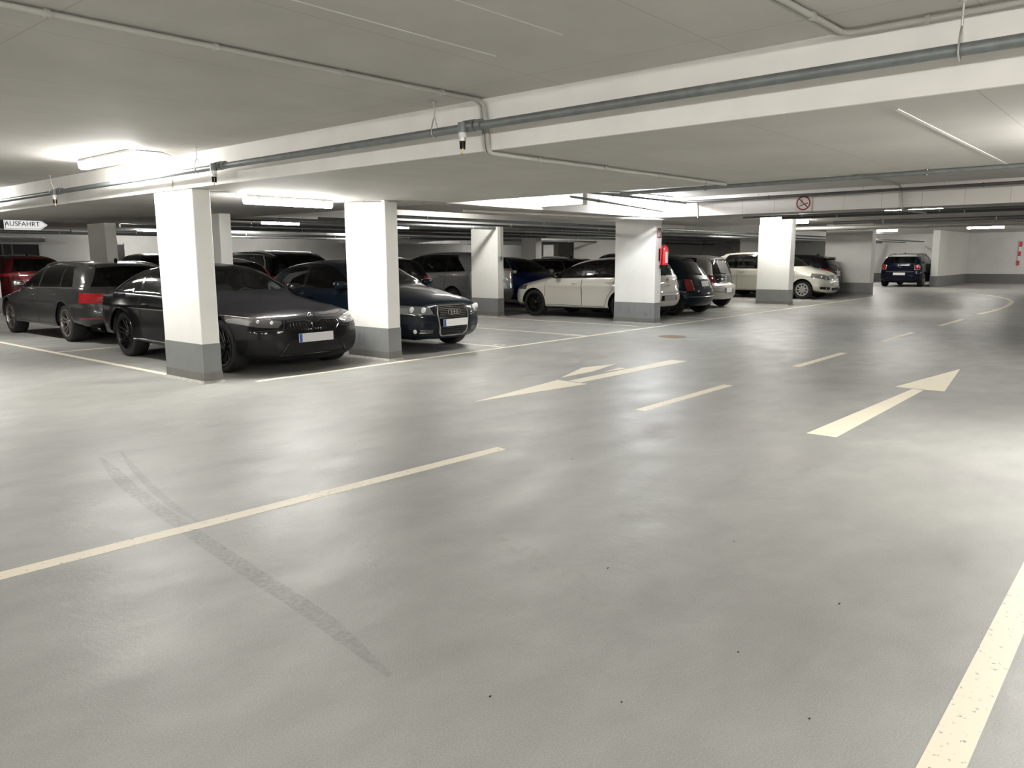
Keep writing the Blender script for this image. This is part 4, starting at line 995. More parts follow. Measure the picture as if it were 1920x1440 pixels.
DR = variant(PEU, paint='p_dred', H=1.60, top=resc(HATCH, 4.26, 1.46, 4.05, 1.58), extras=[fin(3.3, .07), plate(False, .72), spoiler(3.55, .2, .5)])
UPY, DN, UX = PI / 2, -PI / 2, 0.0
def rearat(sp, x, yr): return (x, yr + sp['L'] / 2, 0)
def noseat(sp, x, yn): return (x, yn + sp['L'] / 2, 0)
CARS = [
 ('estate_car', 'dark grey estate car with chrome window frames, parked left of the nearest white pillar', 'car', A4, rearat(A4, 6.24, 13.88), UPY),
 ('coupe_car', 'black sports coupe with round bonnet badge, half hidden by the nearest pillar', 'car', M4, noseat(M4, 5.95, 8.42), DN),
 ('hatchback_car', 'dark blue three-door hatchback with chrome-framed grille and four linked rings', 'car', A3, noseat(A3, 8.62, 8.55), DN),
 ('hatchback_car', 'cream white five-door hatchback passing behind the pillar with the fire extinguisher', 'car', LEON, rearat(LEON, 16.08, 8.95), UPY),
 ('city_car', 'dark petrol blue rounded city car seen from the rear', 'car', FIAT, rearat(FIAT, 18.08, 9.0), UPY),
 ('city_car', 'silver city car with black glazed tailgate and lettering in its rear window', 'car', UP, rearat(UP, 20.88, 9.75), UPY),
 ('people_carrier', 'pearl white compact people carrier with a star on its grille', 'car', BCL, noseat(BCL, 27.3, 8.9), DN),
 ('hatchback_car', 'black hatchback with large roof spoiler parked against the last wide pillar', 'car', AUR, rearat(AUR, 29.3, 9.45), UPY),
 ('compact_car', 'blue-black compact car with white roof parked at the far end wall', 'car', MINI, (39.5 + 2.05, 10.05, 0), UX),
 ('people_carrier', 'silver-grey people carrier with partly readable plate behind the middle-row pillar', 'car', FORD, rearat(FORD, 15.75, 13.9), UPY),
 ('hatchback_car', 'black hatchback with bright red tail lamp directly behind the dark blue hatchback', 'car', PEU, rearat(PEU, 12.72, 14.0), UPY),
 ('estate_car', 'tall black estate car with chrome roof rails behind the black coupe', 'car', SUV, rearat(SUV, 10.62, 15.0), UPY),
 ('hatchback_car', 'pale-roofed hatchback with tall red lamp squeezed behind the black coupe windscreen', 'car', SIL, rearat(SIL, 8.5, 14.2), UPY),
 ('family_car', 'dark red tall car at the far left before the shutter wall', 'car', RED, rearat(RED, 8.5, 25.6), UPY),
 ('people_carrier', 'black people carrier seen left of the nearest pillar above the coupe', 'car', VAN, rearat(VAN, 12.8, 26.0), UPY),
 ('hatchback_car', 'deep blue small car with silver mirror in front of the grey hatchback', 'car', BLUE, noseat(BLUE, 18.7, 13.7), DN),
 ('hatchback_car', 'light grey hatchback with whip aerial seen over the cream white bonnet', 'car', GHB, rearat(GHB, 27.9, 20.2), UPY),
 ('estate_car', 'black estate car with roof rails just above the cream white roof', 'car', BWG, rearat(BWG, 21.2, 14.4), UPY),
 ('large_car', 'dark tall car whose roof shows right of the fire extinguisher', 'car', DSUV, rearat(DSUV, 25.7, 14.3), UPY),
 ('hatchback_car', 'dark hatchback roof seen just right of the middle-row pillar', 'car', DK, rearat(DK, 23.4, 20.6), UPY),
 ('hatchback_car', 'very dark red car showing only its roof right of the second pillar', 'car', DR, rearat(DR, 18.5, 21.0), UPY),
]
import os
ONLY = os.environ.get('ONLYCARS')
for row in CARS:
    if ONLY and row[3] not in [globals()[k] for k in ONLY.split(',')]: continue
    car(*row)
# ------------------------------------------------------------------ the hall
ZC, ZS = 2.60, 2.225
fl = MB(); fl.add([(-7, -8, 0), (47.3, -8, 0), (47.3, 33.2, 0), (-7, 33.2, 0)], [(0, 1, 2, 3)]); fl.box(-7, -8, -.3, 47.3, 33.2, -.001)
struct(fl.obj('floor', 'floor'))
struct(MB().box(-7, -8, ZC, 47.3, 33.2, ZC + .2).obj('ceiling', 'ceiling'))
struct(MB().box(4.49, -8, ZS, 8.2, 17.7, ZC - .001).obj('ceiling', 'ceiling'))
def trim(n, x0, y0, z0, x1, y1, z1, mat='beam'):
    return struct(MB().box(x0, y0, z0, x1, y1, z1).obj('trim_%d' % n, mat))
trim(1, 4.472, -8, ZS + .03, 4.49, 17.7, ZC)
trim(2, 4.462, -8, ZS - .001, 4.49, 17.7, ZS + .03)
trim(3, 8.2, 8.28, ZS, 14.3, 9.9, ZC, 'block')
trim(4, 14.3, -8, ZS, 15.0, 8.28, ZC, 'block')
trim(5, 14.3, 8.28, ZS, 19.4, 9.85, ZC)
trim(6, 8.2, 13.4, ZS, 47.2, 14.3, ZC)
trim(7, 30.0, 24.0, ZS, 47.2, 24.9, ZC)
trim(8, 25.0, 9.85, ZS, 25.6, 33, ZC)
struct(MB().box(47.2, -8, 0, 47.5, 33.2, ZC).obj('wall_end', 'wall'))
struct(MB().box(-7, 33, 0, 47.2, 33.3, ZC).obj('wall_back', 'wall'))
struct(MB().box(-7.3, -8, 0, -7, 33.2, ZC).obj('wall_near', 'wall'))
struct(MB().box(-7, -8.3, 0, 47.2, -8, ZC).obj('wall_right', 'wall'))
struct(MB().box(47.185, -8, 0, 47.2, 33, .475).obj('baseboard_end', 'wallband'))
struct(MB().box(-7, 32.985, 0, 47.185, 33, .475).obj('baseboard_back', 'wallband'))
# short return wall beside the white-roofed car
rw = struct(MB().box(40.8, 8.72, 0, 47.18, 9.02, ZC - .001).obj('wall_return', 'pillar'))
struct(MB().box(40.785, 8.705, 0, 47.17, 9.035, .475).obj('baseboard_return', 'band'))
# service wall behind the last pillar and the pale block wall panel in the back corner
struct(MB().box(32.2, 13.0, 0, 32.4, 14.6, ZS).obj('wall_service', 'wall'))
struct(MB().box(33.0, 20.0, 0, 33.2, 24.0, ZC).obj('wall_block', 'pillar'))
def seam(n, a, b, z, w=.012):
    return struct(MB().prism(strip0(a, b, w), lambda u, v, h: (u, v, z - h), .004).obj('trim_%d' % n, 'pillar'))
def strip0(a, b, w):
    d = (Vector(b) - Vector(a)).normalized(); e = Vector((-d.y, d.x)) * w / 2; a = Vector(a); b = Vector(b)
    return [tuple(a - e), tuple(b - e), tuple(b + e), tuple(a + e)]
seam(9, (.5, 3.245), (3.6, 3.19), ZC, .008)
seam(10, (2.0, 2.68), (3.5, 2.63), ZC, .006)
seam(11, (4.75, 1.285), (8.19, 1.28), ZS, .022)
# ---- pillars
def pillar(x0, y0, x1, y1, label, top=ZS, seam=.04, extra=None):
    w, d = x1 - x0, y1 - y0; t = thing('concrete_pillar', label, 'pillar', ((x0 + x1) / 2, (y0 + y1) / 2, 0))
    me = MB().box(-w / 2, -d / 2, .0, w / 2, d / 2, top).mesh('shaft'); bevel(me, .008); link('shaft', me, 'pillar', t)
    me = MB().box(-w / 2 - .003, -d / 2 - .003, .12, w / 2 + .003, d / 2 + .003, .46).mesh('painted_band'); link('painted_band', me, 'band', t)
    me = MB().box(-w / 2 - .008, -d / 2 - .008, 0, w / 2 + .008, d / 2 + .008, .125).mesh('plinth'); link('plinth', me, 'plinth', t)
    f = MB(); e = seam; a, b = w / 2 + .008, d / 2 + .008
    f.add([(-a, -b, .03), (a, -b, .03), (a, b, .03), (-a, b, .03), (-a - e, -b - e, .001), (a + e, -b - e, .001), (a + e, b + e, .001), (-a - e, b + e, .001)], [(0, 1, 5, 4), (1, 2, 6, 5), (2, 3, 7, 6), (3, 0, 4, 7)])
    f.obj('floor_fillet', 'foot', t)
    return t
P1 = pillar(4.48, 8.55, 4.70, 9.46, 'nearest white pillar, standing at the corner of the parking rows')
P2 = pillar(7.17, 8.42, 7.40, 9.31, 'white pillar between the black coupe and the dark blue hatchback')
P3 = pillar(14.69, 8.55, 14.95, 9.56, 'white pillar that carries the red fire extinguisher')
P4 = pillar(22.72, 8.75, 23.07, 9.73, 'white pillar beside the pearl white people carrier', ZC)
P5 = pillar(30.3, 8.68, 30.75, 10.35, 'last wide pillar of the lane row, beside the black hatchback', ZC)
PB = pillar(14.24, 12.62, 14.46, 13.50, 'middle-row pillar with a small grey socket box, in front of the silver-grey people carrier')
PM = pillar(7.20, 12.85, 7.42, 13.75, 'grey-lit pillar peeking out directly right of the nearest pillar')
PL = pillar(7.28, 17.75, 7.52, 18.65, 'pillar rising behind the roof of the dark grey estate car')
PV = pillar(6.80, 24.02, 7.05, 24.9, 'pillar edge at the far left border beside the dark red car')
PF = pillar(24.9, 20.0, 25.28, 20.75, 'far white pillar above the light grey hatchback')
PG = pillar(38.6, 29.6, 39.1, 30.4, 'farthest pillar, small and grey above the hatchback aerial')
# scuffs on the painted bands
def scuff(par, axis, u, z, w, h, rot=0.):
    me = MB(); n = 12
    vs = [(math.cos(2 * PI * k / n) * w, math.sin(2 * PI * k / n) * h) for k in range(n)]
    hw_, hd = par['hx'], par['hy']
    if axis == 'x': me.add([(-hw_ - .0042, u + a, z + b) for a, b in vs], [tuple(range(n))])
    else: me.add([(u + a, -hd - .0042, z + b) for a, b in vs], [tuple(range(n))])
    me.obj('scuff_mark', 'skid', par['o'])
for o, x0, x1, y0, y1, L_ in ((P2, 7.17, 7.40, 8.42, 9.31, [(.20, .28, .05, .12), (.09, .28, .03, .12)]), (P3, 14.69, 14.95, 8.55, 9.56, [(.35, .30, .025, .07), (.12, .3, .05, .1), (-.02, .32, .03, .08), (-.3, .22, .10, .08), (-.42, .29, .04, .1)]), (P4, 22.72, 23.07, 8.75, 9.73, [(.3, .3, .03, .09), (.2, .3, .03, .08), (-.25, .3, .03, .1), (-.36, .27, .03, .12)]), (P5, 30.3, 30.75, 8.68, 10.35, [(-.1, .33, .04, .08), (-.25, .33, .04, .06), (-.45, .26, .04, .07)])):
    for u, z, w, h in L_: scuff(dict(o=o, hx=(x1 - x0) / 2, hy=(y1 - y0) / 2), 'x', u, z, w * .6, h * .8)
for u, z, w, h in ((-.02, 1.12, .05, .006), (-.36, .78, .05, .005), (.42, .80, .06, .005), (.0, .74, .04, .004), (.1, .5, .06, .006), (-.3, .5, .07, .006), (-.25, .47, .06, .012)): scuff(dict(o=P3, hx=.13, hy=.505), 'x', u, z, w, h)
# ---- lights
def lamp(x, y, z, ax, label, ln=1.3, cool=False, w=.11, dim=False):
    """batten light under a ceiling: z is the underside of the ceiling it is fixed to"""
    t = thing('batten_light', label, 'light fixture', (x, y, z), 0 if ax == 'x' else PI / 2, 'batten lights' if False else None)
    h = MB(); pr = [(-w / 2, 0), (w / 2, 0), (w / 2 + .01, -.035), (-w / 2 - .01, -.035)]
    h.prism(pr, lambda u, v, k: (-ln / 2 + k, u, v), ln); link('housing', bevel(h.mesh('housing'), .006), 'lampbody', t)
    d = MB(); pr = [(-w / 2 - .006, -.036), (w / 2 + .006, -.036), (w / 2, -.095), (w / 2 - .025, -.112), (-w / 2 + .025, -.112), (-w / 2, -.095)]
    d.prism(pr, lambda u, v, k: (-ln / 2 + .012 + k, u, v), ln - .024); d.obj('diffuser', 'lampcool' if cool else ({True: 'lampdim', 2: 'lampmid', False: 'lamp'}[dim]), t)
    for k in range(4):
        xx = -ln / 2 + ln * (k + .5) / 4
        for s_ in (1, -1): MB().box(xx - .012, s_ * (w / 2 + .006) - .004, -.062, xx + .012, s_ * (w / 2 + .006) + .004, -.02).obj('clip', 'zinc', t)
    return t
lamp(3.92, 9.35, ZC, 'y', 'batten light glowing on the ceiling at the left, above the nearest pillar')
lamp(3.92, 15.6, ZC, 'y', 'batten light just beyond the left border, washing the ceiling edge')
lamp(1.2, -2.6, ZC, 'x', 'added fill light on the ceiling behind the viewer, right part')  # unseen lamp added to fill the near beam and floor
lamp(-4.6, 4.5, ZC, 'y', 'added fill light on the ceiling far left behind the viewer')  # added far back to reach the beam face at a shallow angle
lamp(-4.6, -1.5, ZC, 'y', 'added fill light on the ceiling far behind the viewer')  # another unseen lamp added for the beam face
lamp(-1.2, -2.6, ZC, 'x', 'added fill light on the ceiling behind the viewer, middle part')  # no known fixture, added as fill from behind the camera
lamp(.2, -5.6, ZC, 'x', 'added fill light on the ceiling well behind the viewer')  # added behind the camera to lift beam and foreground floor
lamp(6.3, -3.6, ZS, 'x', 'batten light under the low slab right of the viewer')
lamp(43.0, -1.5, ZC, 'y', 'added fill light before the end wall well beyond the right border')  # unseen, added to brighten the end wall
lamp(43.0, 3.2, ZC, 'y', 'added fill light before the end wall just beyond the right border')  # out-of-frame lamp added for a lighter end wall
lamp(37.0, .5, ZC, 'y', 'added fill light over the far lane beyond the right border')  # added off frame to lift the far end
lamp(30.0, .2, ZC, 'y', 'added fill light over the lane side beyond the right border', dim=True)  # unseen fill lamp added for the far lane
lamp(43.5, 12.6, ZC, 'x', 'added fill light over the white-roofed car')  # extra lamp added for more light in the far area
lamp(12.9, 12.3, ZC, 'x', 'added fill light hidden above the parked front row near the cream white car', dim=True)  # hidden lamp added to light the side of the cream white car
lamp(14.5, 30.8, ZC, 'x', 'added fill light before the back wall at the left', dim=True)  # added to lift the left part of the back wall
lamp(20.0, 30.2, ZC, 'x', 'added fill light before the back wall in the middle', dim=True)  # hidden fill added for the dark back rows
lamp(36.0, 30.5, ZC, 'x', 'added fill light before the back wall at the right', dim=True)  # fill lamp added to brighten the rear right area
lamp(27.0, 12.0, ZC, 'x', 'added fill light over the front parking row behind the far pillars', dim=True)  # extra hidden lamp added to light the parked row
lamp(-3.6, 1.5, ZC, 'y', 'added fill light on the ceiling straight behind the viewer')  # general fill added behind the camera
lamp(-1.6, 8.5, ZC, 'y', 'added fill light on the ceiling left of the viewer')  # off-frame lamp added as fill for the near zone
lamp(6.02, 8.95, ZS, 'x', 'batten light under the low slab between the two nearest pillars')
lamp(6.3, .25, ZS, 'x', 'batten light under the low slab just beyond the right border')
lamp(9.65, 7.95, ZC, 'x', 'batten light hidden behind the low slab edge, flooding the block beam', dim=True)
lamp(13.2, 7.75, ZC, 'x', 'batten light in the recess corner above the extinguisher pillar', cool=True)
lamp(11.6, .6, ZC, 'y', 'batten light in the recess just beyond the right border', dim=True)
lamp(22.1, 8.98, ZC, 'y', 'batten light in front of the pillar beside the pearl white people carrier, nearer one', dim=2)
lamp(25.8, 10.05, ZC, 'y', 'batten light in front of the pillar beside the pearl white people carrier, farther one', dim=2)
lamp(21.3, 5.2, ZC, 'y', 'batten light behind the no smoking beam, over the lane', dim=True)
lamp(36.5, 6.2, ZC, 'y', 'bright batten light near the far end wall on the right', dim=2)
lamp(37.2, 10.3, ZC, 'y', 'bright batten light between the last wide pillar and the white-roofed car', dim=2)
lamp(14.1, 21.5, ZC, 'x', 'batten light shining behind the tall black estate car', dim=True)
lamp(8.6, 20.6, ZC, 'x', 'batten light behind the pillar over the dark grey estate car')
lamp(30.0, 21.2, ZC, 'x', 'upper far batten light above the light grey hatchback', dim=True)
lamp(36.0, 24.6, ZC, 'x', 'lower far batten light above the light grey hatchback', dim=True)
lamp(26.4, 17.0, ZC, 'x', 'batten light over the middle row behind the extinguisher pillar', dim=True)
lamp(19.0, 21.8, ZC, 'x', 'batten light behind the middle-row pillar', dim=True)
# ---- pipes
GZ = 'galv'
t = thing('sprinkler_pipe', 'grey sprinkler pipe running along the near beam face', 'pipe', (4.30, 5.0, 2.37))
MB().cyl((0, -13, .03), (0, 12.6, -.02), .030, 16).obj('pipe_run', GZ, t, 40)
for yy in (4.07, 7.6, 11.85):
    y = yy - 5.0; z = .012 - y * .002
    f = MB(); f.cyl((0, y - .055, z), (0, y + .055, z), .043, 14); f.cyl((0, y - .12, z), (0, y - .07, z), .040, 14); f.cyl((0, y, z), (-.05, y + .03, z), .03, 12); f.cyl((-.05, y + .03, z + .02), (-.05, y + .03, z - .05), .034, 14)
    f.obj('pipe_tee', 'galv', t, 40)
    h = MB(); h.cyl((-.05, y + .03, z - .05), (-.05, y + .03, z - .085), .030, 14); hd = h.obj('sprinkler_head', 'white', t, 40)
    MB().cyl((-.05, y + .03, z - .085), (-.05, y + .03, z - .11), .028, 14).obj('sprinkler_collar', 'zinc', hd, 40)
    MB().cyl((-.065, y + .03, z - .11), (-.063, y + .03, z - .165), .0125, 10).obj('glass_bulb', 'black', hd, 40)
    MB().cyl((-.035, y + .03, z - .11), (-.037, y + .03, z - .165), .0125, 10).obj('glass_bulb', 'black', hd, 40)
    MB().tube([(-.05, y + .03, z - .11), (-.05, y + .03, z - .19), (-.05, y + .05, z - .2), (-.05, y + .01, z - .2)], .005, 6).obj('deflector', 'brass', hd, 40)
for yy in (.9, 4.44, 8.05, 12.1):
    y = yy - 5.0
    MB().cyl((0, y, .23), (0, y, .11), .006, 8).cyl((0, y, .23), (0, y, .222), .022, 12).tube([(0, y, .12), (.012, y, .10), (.034, y, .03), (.034, y, -.01), (0, y, -.036), (-.034, y, -.01), (-.034, y, .03), (-.012, y, .10), (0, y, .12)], .005, 6).obj('pipe_hanger', 'zinc', t, 40)
def run(name, label, cat, pts, r, mat, clips=0, clipmat=None, group=None, gap=None):
    """a pipe or conduit run, origin at its first point"""
    o = Vector(pts[0]); t = thing(name, label, cat, tuple(o), 0, group)
    P = [Vector(p) - o for p in pts]; Q = [P[0]]
    for i in range(1, len(P) - 1):      # round the bends
        a, b, c = P[i - 1], P[i], P[i + 1]; rr = min(.07, (b - a).length * .4, (c - b).length * .4)
        p, q = b + (a - b).normalized() * rr, b + (c - b).normalized() * rr
        for k in range(6):
            s_ = k / 5; Q.append(p * (1 - s_) ** 2 + b * 2 * s_ * (1 - s_) + q * s_ ** 2)
    Q.append(P[-1])
    for k in range(1 if gap is None else 2):
        off = Vector((0, 0, 0)) if not k else Vector(gap)
        MB().tube([q + off for q in Q], r if not k else r * .62, 10).obj('conduit_run' if 'conduit' in name or 'cable' in name else 'pipe_run', mat, t, 50)
    for a, b in zip(P, P[1:]):
        L_ = (b - a).length; n = int(L_ / clips) if clips else 0
        for k in range(n):
            p = a + (b - a) * ((k + .5) / n); d = (b - a).normalized(); e = r + .007
            MB().cyl(p - d * .011, p + d * .011, e, 10).obj('clip', clipmat or mat, t)
    return t
run('ceiling_conduit', 'pale conduit crossing the ceiling from the upper left corner and dropping down the beam', 'conduit', [(.3, 4.24, 2.577), (4.44, 4.06, 2.577), (4.45, 4.02, 2.20), (4.56, 4.0, 2.198), (8.05, 3.84, 2.198)], .016, 'conduit', .72, 'conduit', None, (0, .038, .004))
run('ceiling_conduit', 'pale conduit along the upper right ceiling that turns onto the near beam', 'conduit', [(1.0, 1.62, 2.58), (4.42, 1.47, 2.578), (4.445, -4.0, 2.578)], .015, 'conduit', .75, 'conduit', None, (0, .034, .0))
run('lamp_cable', 'thin cable from the left ceiling light down over the nearest pillar', 'cable', [(3.92, 8.64, 2.59), (4.2, 8.6, 2.59), (4.455, 8.85, 2.585), (4.455, 8.95, 2.21), (4.9, 8.50, 2.205), (5.35, 8.93, 2.205)], .008, 'conduit', .5)
run('lamp_cable', 'thin cable from the slab light past the second pillar to the slab edge', 'cable', [(6.7, 8.95, 2.205), (7.3, 8.36, 2.205), (8.22, 8.22, 2.205)], .008, 'conduit', .5)
run('sprinkler_pipe', 'dark pipe along the far edge of the low slab', 'pipe', [(8.32, -6, 2.232), (8.32, 5.35, 2.2)], .022, 'galv', 2.2, 'galv')
run('sprinkler_pipe', 'dark pipe along the face of the no smoking beam', 'pipe', [(14.05, -6, 2.53), (14.05, 7.55, 2.49)], .026, 'darkpipe', 3.1, 'darkpipe')
run('sprinkler_pipe', 'galvanised pipe crossing the recess toward the bright corner light', 'pipe', [(8.35, 5.3, 2.205), (9.2, 6.6, 2.36), (14.0, 7.5, 2.47)], .022, 'galv', 2.0, 'galv')
run('sprinkler_pipe', 'second galvanised pipe crossing the recess, lower one', 'pipe', [(9.6, 7.05, 2.33), (13.9, 7.95, 2.33)], .02, 'galv', 2.0, 'galv')
run('lamp_cable', 'white cable dropping down the block beam right of the corner light', 'cable', [(14.0, 7.75, 2.55), (14.28, 7.4, 2.5), (14.28, 7.38, 2.19)], .011, 'whitecon', .2)
run('downpipe', 'white pipe elbow above the pillar with the fire extinguisher', 'pipe', [(14.45, 8.25, 2.42), (14.45, 8.23, 2.19), (13.9, 8.25, 2.19), (9.2, 8.9, 2.19)], .02, 'whitecon', 1.2)
run('ceiling_conduit', 'conduit behind the no smoking sign that drops over the block beam', 'conduit', [(9.6, 3.75, 2.585), (14.2, 3.7, 2.585), (14.275, 3.69, 2.5), (14.275, 3.66, 2.185), (15.6, 3.6, 2.185)], .018, 'conduit', .9)
for k, (x, y0, y1, z, r, m_, lb) in enumerate([(16.2, -6, 8.2, 2.42, .03, 'darkpipe', 'dark pipe under the ceiling directly behind the no smoking beam'),
     (18.2, -6, 8.2, 2.36, .025, 'galv', 'second pipe behind the no smoking beam'), (20.6, -6, 8.2, 2.44, .045, 'darkpipe', 'thick dark pipe over the far lane, nearer one'),
     (24.6, -6, 8.2, 2.42, .05, 'darkpipe', 'thick dark pipe over the far lane, farther one'), (27.4, -6, 12.9, 2.38, .075, 'foil', 'wide insulated pipe crossing above the far lane'),
     (29.0, -6, 12.9, 2.37, .03, 'galv', 'galvanised pipe beside the ribbed hose'), (34.0, -6, 12.9, 2.545, .045, 'galv', 'galvanised pipe close to the far end wall')]):
    run('service_pipe', lb, 'pipe', [(x, y0, z), (x, y1, z)], r, m_, 2.6, 'zinc')
t = thing('ribbed_hose', 'ribbed foil hose hanging beside the insulated pipe over the far lane', 'hose', (28.3, 3.0, 2.36))
MB().lathe([(.035 + .012 * (k % 2), -5.0 + k * .09) for k in range(160)], (0, 0, 0), 'y', 12).obj('hose_run', 'foil', t, 30)
for k, (y, x0, x1, z, r, m_, lb) in enumerate([(10.6, 8.3, 46, 2.16, .03, 'galv', 'pipe over the parked front row, nearest to the lane'), (11.5, 8.3, 46, 2.13, .022, 'darkpipe', 'thin dark pipe over the parked front row'),
     (12.7, 8.3, 46, 2.14, .04, 'galv', 'pipe along the near side of the middle beam'), (15.4, 8.4, 46, 2.28, .035, 'darkpipe', 'dark pipe over the middle row'), (16.6, 8.4, 46, 2.22, .03, 'galv', 'galvanised pipe over the middle row'),
     (19.6, 8.4, 46, 2.25, .05, 'galv', 'thick pipe across the rear lane'), (22.6, 8.4, 46, 2.2, .04, 'darkpipe', 'dark pipe across the rear lane'), (27.25, 4.6, 46, 2.3, .05, 'galv', 'pipe near the back wall')]):
    run('service_pipe', lb, 'pipe', [(x0, y, z), (x1, y, z)], r, m_, 3.4, 'zinc')
def duct(x0, y0, z0, x1, y1, z1, label, mat='duct'):
    t = thing('air_duct', label, 'duct', ((x0 + x1) / 2, (y0 + y1) / 2, z0)); a, b = (x1 - x0) / 2, (y1 - y0) / 2
    link('duct_body', MB().box(-a, -b, 0, a, b, z1 - z0).mesh('duct_body'), mat, t)
    n = max(2, int(max(a, b) * 2 / 1.2))
    for k in range(n + 1):
        if a > b: c = -a + 2 * a * k / n; MB().box(c - .012, -b - .012, -.012, c + .012, b + .012, z1 - z0 + .004).obj('duct_flange', 'zinc', t)
        else: c = -b + 2 * b * k / n; MB().box(-a - .012, c - .012, -.012, a + .012, c + .012, z1 - z0 + .004).obj('duct_flange', 'zinc', t)
    return t
duct(13.0, 23.0, 2.12, 19.5, 23.6, 2.45, 'sheet metal duct lit from below behind the tall black estate car')
duct(5.2, 31.2, 2.10, 10.7, 31.8, 2.285, 'sheet metal duct above the shutter wall at the far left')
duct(22.0, 26.2, 2.1, 33.0, 26.8, 2.42, 'long sheet metal duct in the back rows')
# white box beside the hidden light
t = thing('duct_box', 'white box panel projecting from the block beam beside the hidden light', 'panel', (10.5, 7.85, 2.27))
link('box_shell', bevel(MB().box(-.06, -.43, 0, .06, .42, .19).mesh('box_shell'), .004), 'white', t)
MB().cyl((0, .2, .19), (0, .2, .33), .01, 8).obj('hanger_rod', 'zinc', t); MB().cyl((0, -.2, .19), (0, -.2, .33), .01, 8).obj('hanger_rod', 'zinc', t)
t = thing('smoke_detector', 'round white smoke detector on the recess ceiling', 'detector', (11.9, 4.05, ZC))
MB().lathe([(.001, -.075), (.035, -.07), (.055, -.045), (.06, -.02), (.06, 0)], n=24).obj('detector_head', 'white', t, 40); MB().lathe([(.075, 0), (.075, -.014), (.05, -.014)], n=24).obj('detector_base', 'white', t, 40)
# ---- no smoking sign
t = thing('no_smoking_sign', 'square no smoking sign with red ring on the block beam', 'sign', (14.298, 5.31, 2.375))
H_ = .145
link('sign_plate', MB().box(-.012, -H_, -H_, 0, H_, H_).mesh('sign_plate'), 'signgrey', t)
def SW(u, v, h): return (-.0125 - h, -u, v)          # u to the reader's right
n = 40; ro, ri = .128, .103
MB().add([SW(ro * math.cos(2*PI*k/n), ro * math.sin(2*PI*k/n), .001) for k in range(n)] + [SW(ri * math.cos(2*PI*k/n), ri * math.sin(2*PI*k/n), .001) for k in range(n)], [(k, (k+1)%n, n+(k+1)%n, n+k) for k in range(n)]).obj('red_ring', 'darkred', t)
def bar(pts, w, h, nm, mat):
    q = MB()
    for a, b in zip(pts, pts[1:]):
        d = Vector((b[0]-a[0], b[1]-a[1])).normalized(); e = Vector((-d.y, d.x)) * w / 2
        q.add([SW(a[0]+e.x, a[1]+e.y, h), SW(b[0]+e.x, b[1]+e.y, h), SW(b[0]-e.x, b[1]-e.y, h), SW(a[0]-e.x, a[1]-e.y, h)], [(0,1,2,3)])
    return q.obj(nm, mat, t)
bar([(-.075, -.052), (.082, .0)], .016, .0008, 'cigarette', 'ink')
bar([(-.078, -.02), (-.072, .0), (-.055, .008), (-.045, .03), (-.03, .035)], .006, .0008, 'smoke_line', 'ink')
bar([(-.06, -.02), (-.05, -.008), (-.03, .002), (-.018, .03), (-.02, .055), (-.035, .06)], .006, .0008, 'smoke_line', 'ink')
bar([(-.082, .082), (.082, -.082)], .02, .0015, 'red_bar', 'darkred')
# ---- fire extinguisher and its sign
t = thing('fire_extinguisher', 'red fire extinguisher hanging on the third white pillar', 'fire extinguisher', (14.87, 8.44, 1.25))
MB().lathe([(.001, .0), (.075, .0), (.085, .02), (.085, .33), (.078, .375), (.05, .41), (.028, .42), (.028, .44), (.001, .44)], n=28).obj('cylinder', 'red', t, 40)
MB().lathe([(.088, -.06), (.088, .015), (.07, .015)], n=28).lathe([(.001, -.06), (.088, -.06)], n=28).obj('base_ring', 'black', t, 40)
MB().box(-.02, -.02, .44, .02, .02, .47).tube([(0, 0, .47), (.0, -.08, .53)], .009, 6).tube([(0, 0, .46), (0, -.09, .48)], .009, 6).obj('valve_handle', 'black', t, 40)
MB().tube([(-.02, 0, .45), (-.07, -.02, .46), (-.10, -.02, .38), (-.105, -.01, .2), (-.10, 0, .02)], .011, 8).obj('discharge_hose', 'black', t, 40)
q = MB(); vs = []; K = 8
for k in range(K + 1):
    a = -PI * .72 + PI * .5 * k / K
    vs += [(.0862 * math.cos(a), .0862 * math.sin(a), .06), (.0862 * math.cos(a), .0862 * math.sin(a), .29)]
q.add(vs, [(2*k, 2*k+2, 2*k+3, 2*k+1) for k in range(K)]).obj('label_sheet', 'paper', t)
MB().box(-.04, .08, .1, .04, .115, .36).obj('wall_bracket', 'black', t)
t = thing('extinguisher_sign', 'small dark red extinguisher sign high on the third white pillar', 'sign', (14.83, 8.545, 1.94))
MB().box(-.075, -.006, -.10, .075, 0, .10).obj('sign_plate', 'darkred', t)
MB().prism([(-.05, -.08), (-.012, -.08), (-.012, .02), (-.02, .045), (-.02, .07), (-.045, .07), (-.045, .045), (-.05, .02)], lambda u, v, h: (u, -.0065 - h, v), .001).obj('extinguisher_symbol', 'white', t)
MB().prism([(.015, -.08), (.028, -.08), (.035, -.02), (.05, .0), (.06, .06), (.045, .07), (.03, .03), (.012, -.01)], lambda u, v, h: (u, -.0065 - h, v), .001).obj('flame_symbol', 'white', t)
# ---- socket box with conduit on the middle-row pillar
t = thing('socket_box', 'small grey socket box with riser conduit on the middle-row pillar', 'socket box', (14.31, 12.615, 1.42))
link('box_shell', bevel(MB().box(-.045, -.05, -.04, .045, 0, .05).mesh('box_shell'), .005), 'band', t)
MB().cyl((0, -.02, .05), (0, -.02, .78), .011, 8).obj('riser_conduit', 'conduit', t, 40)
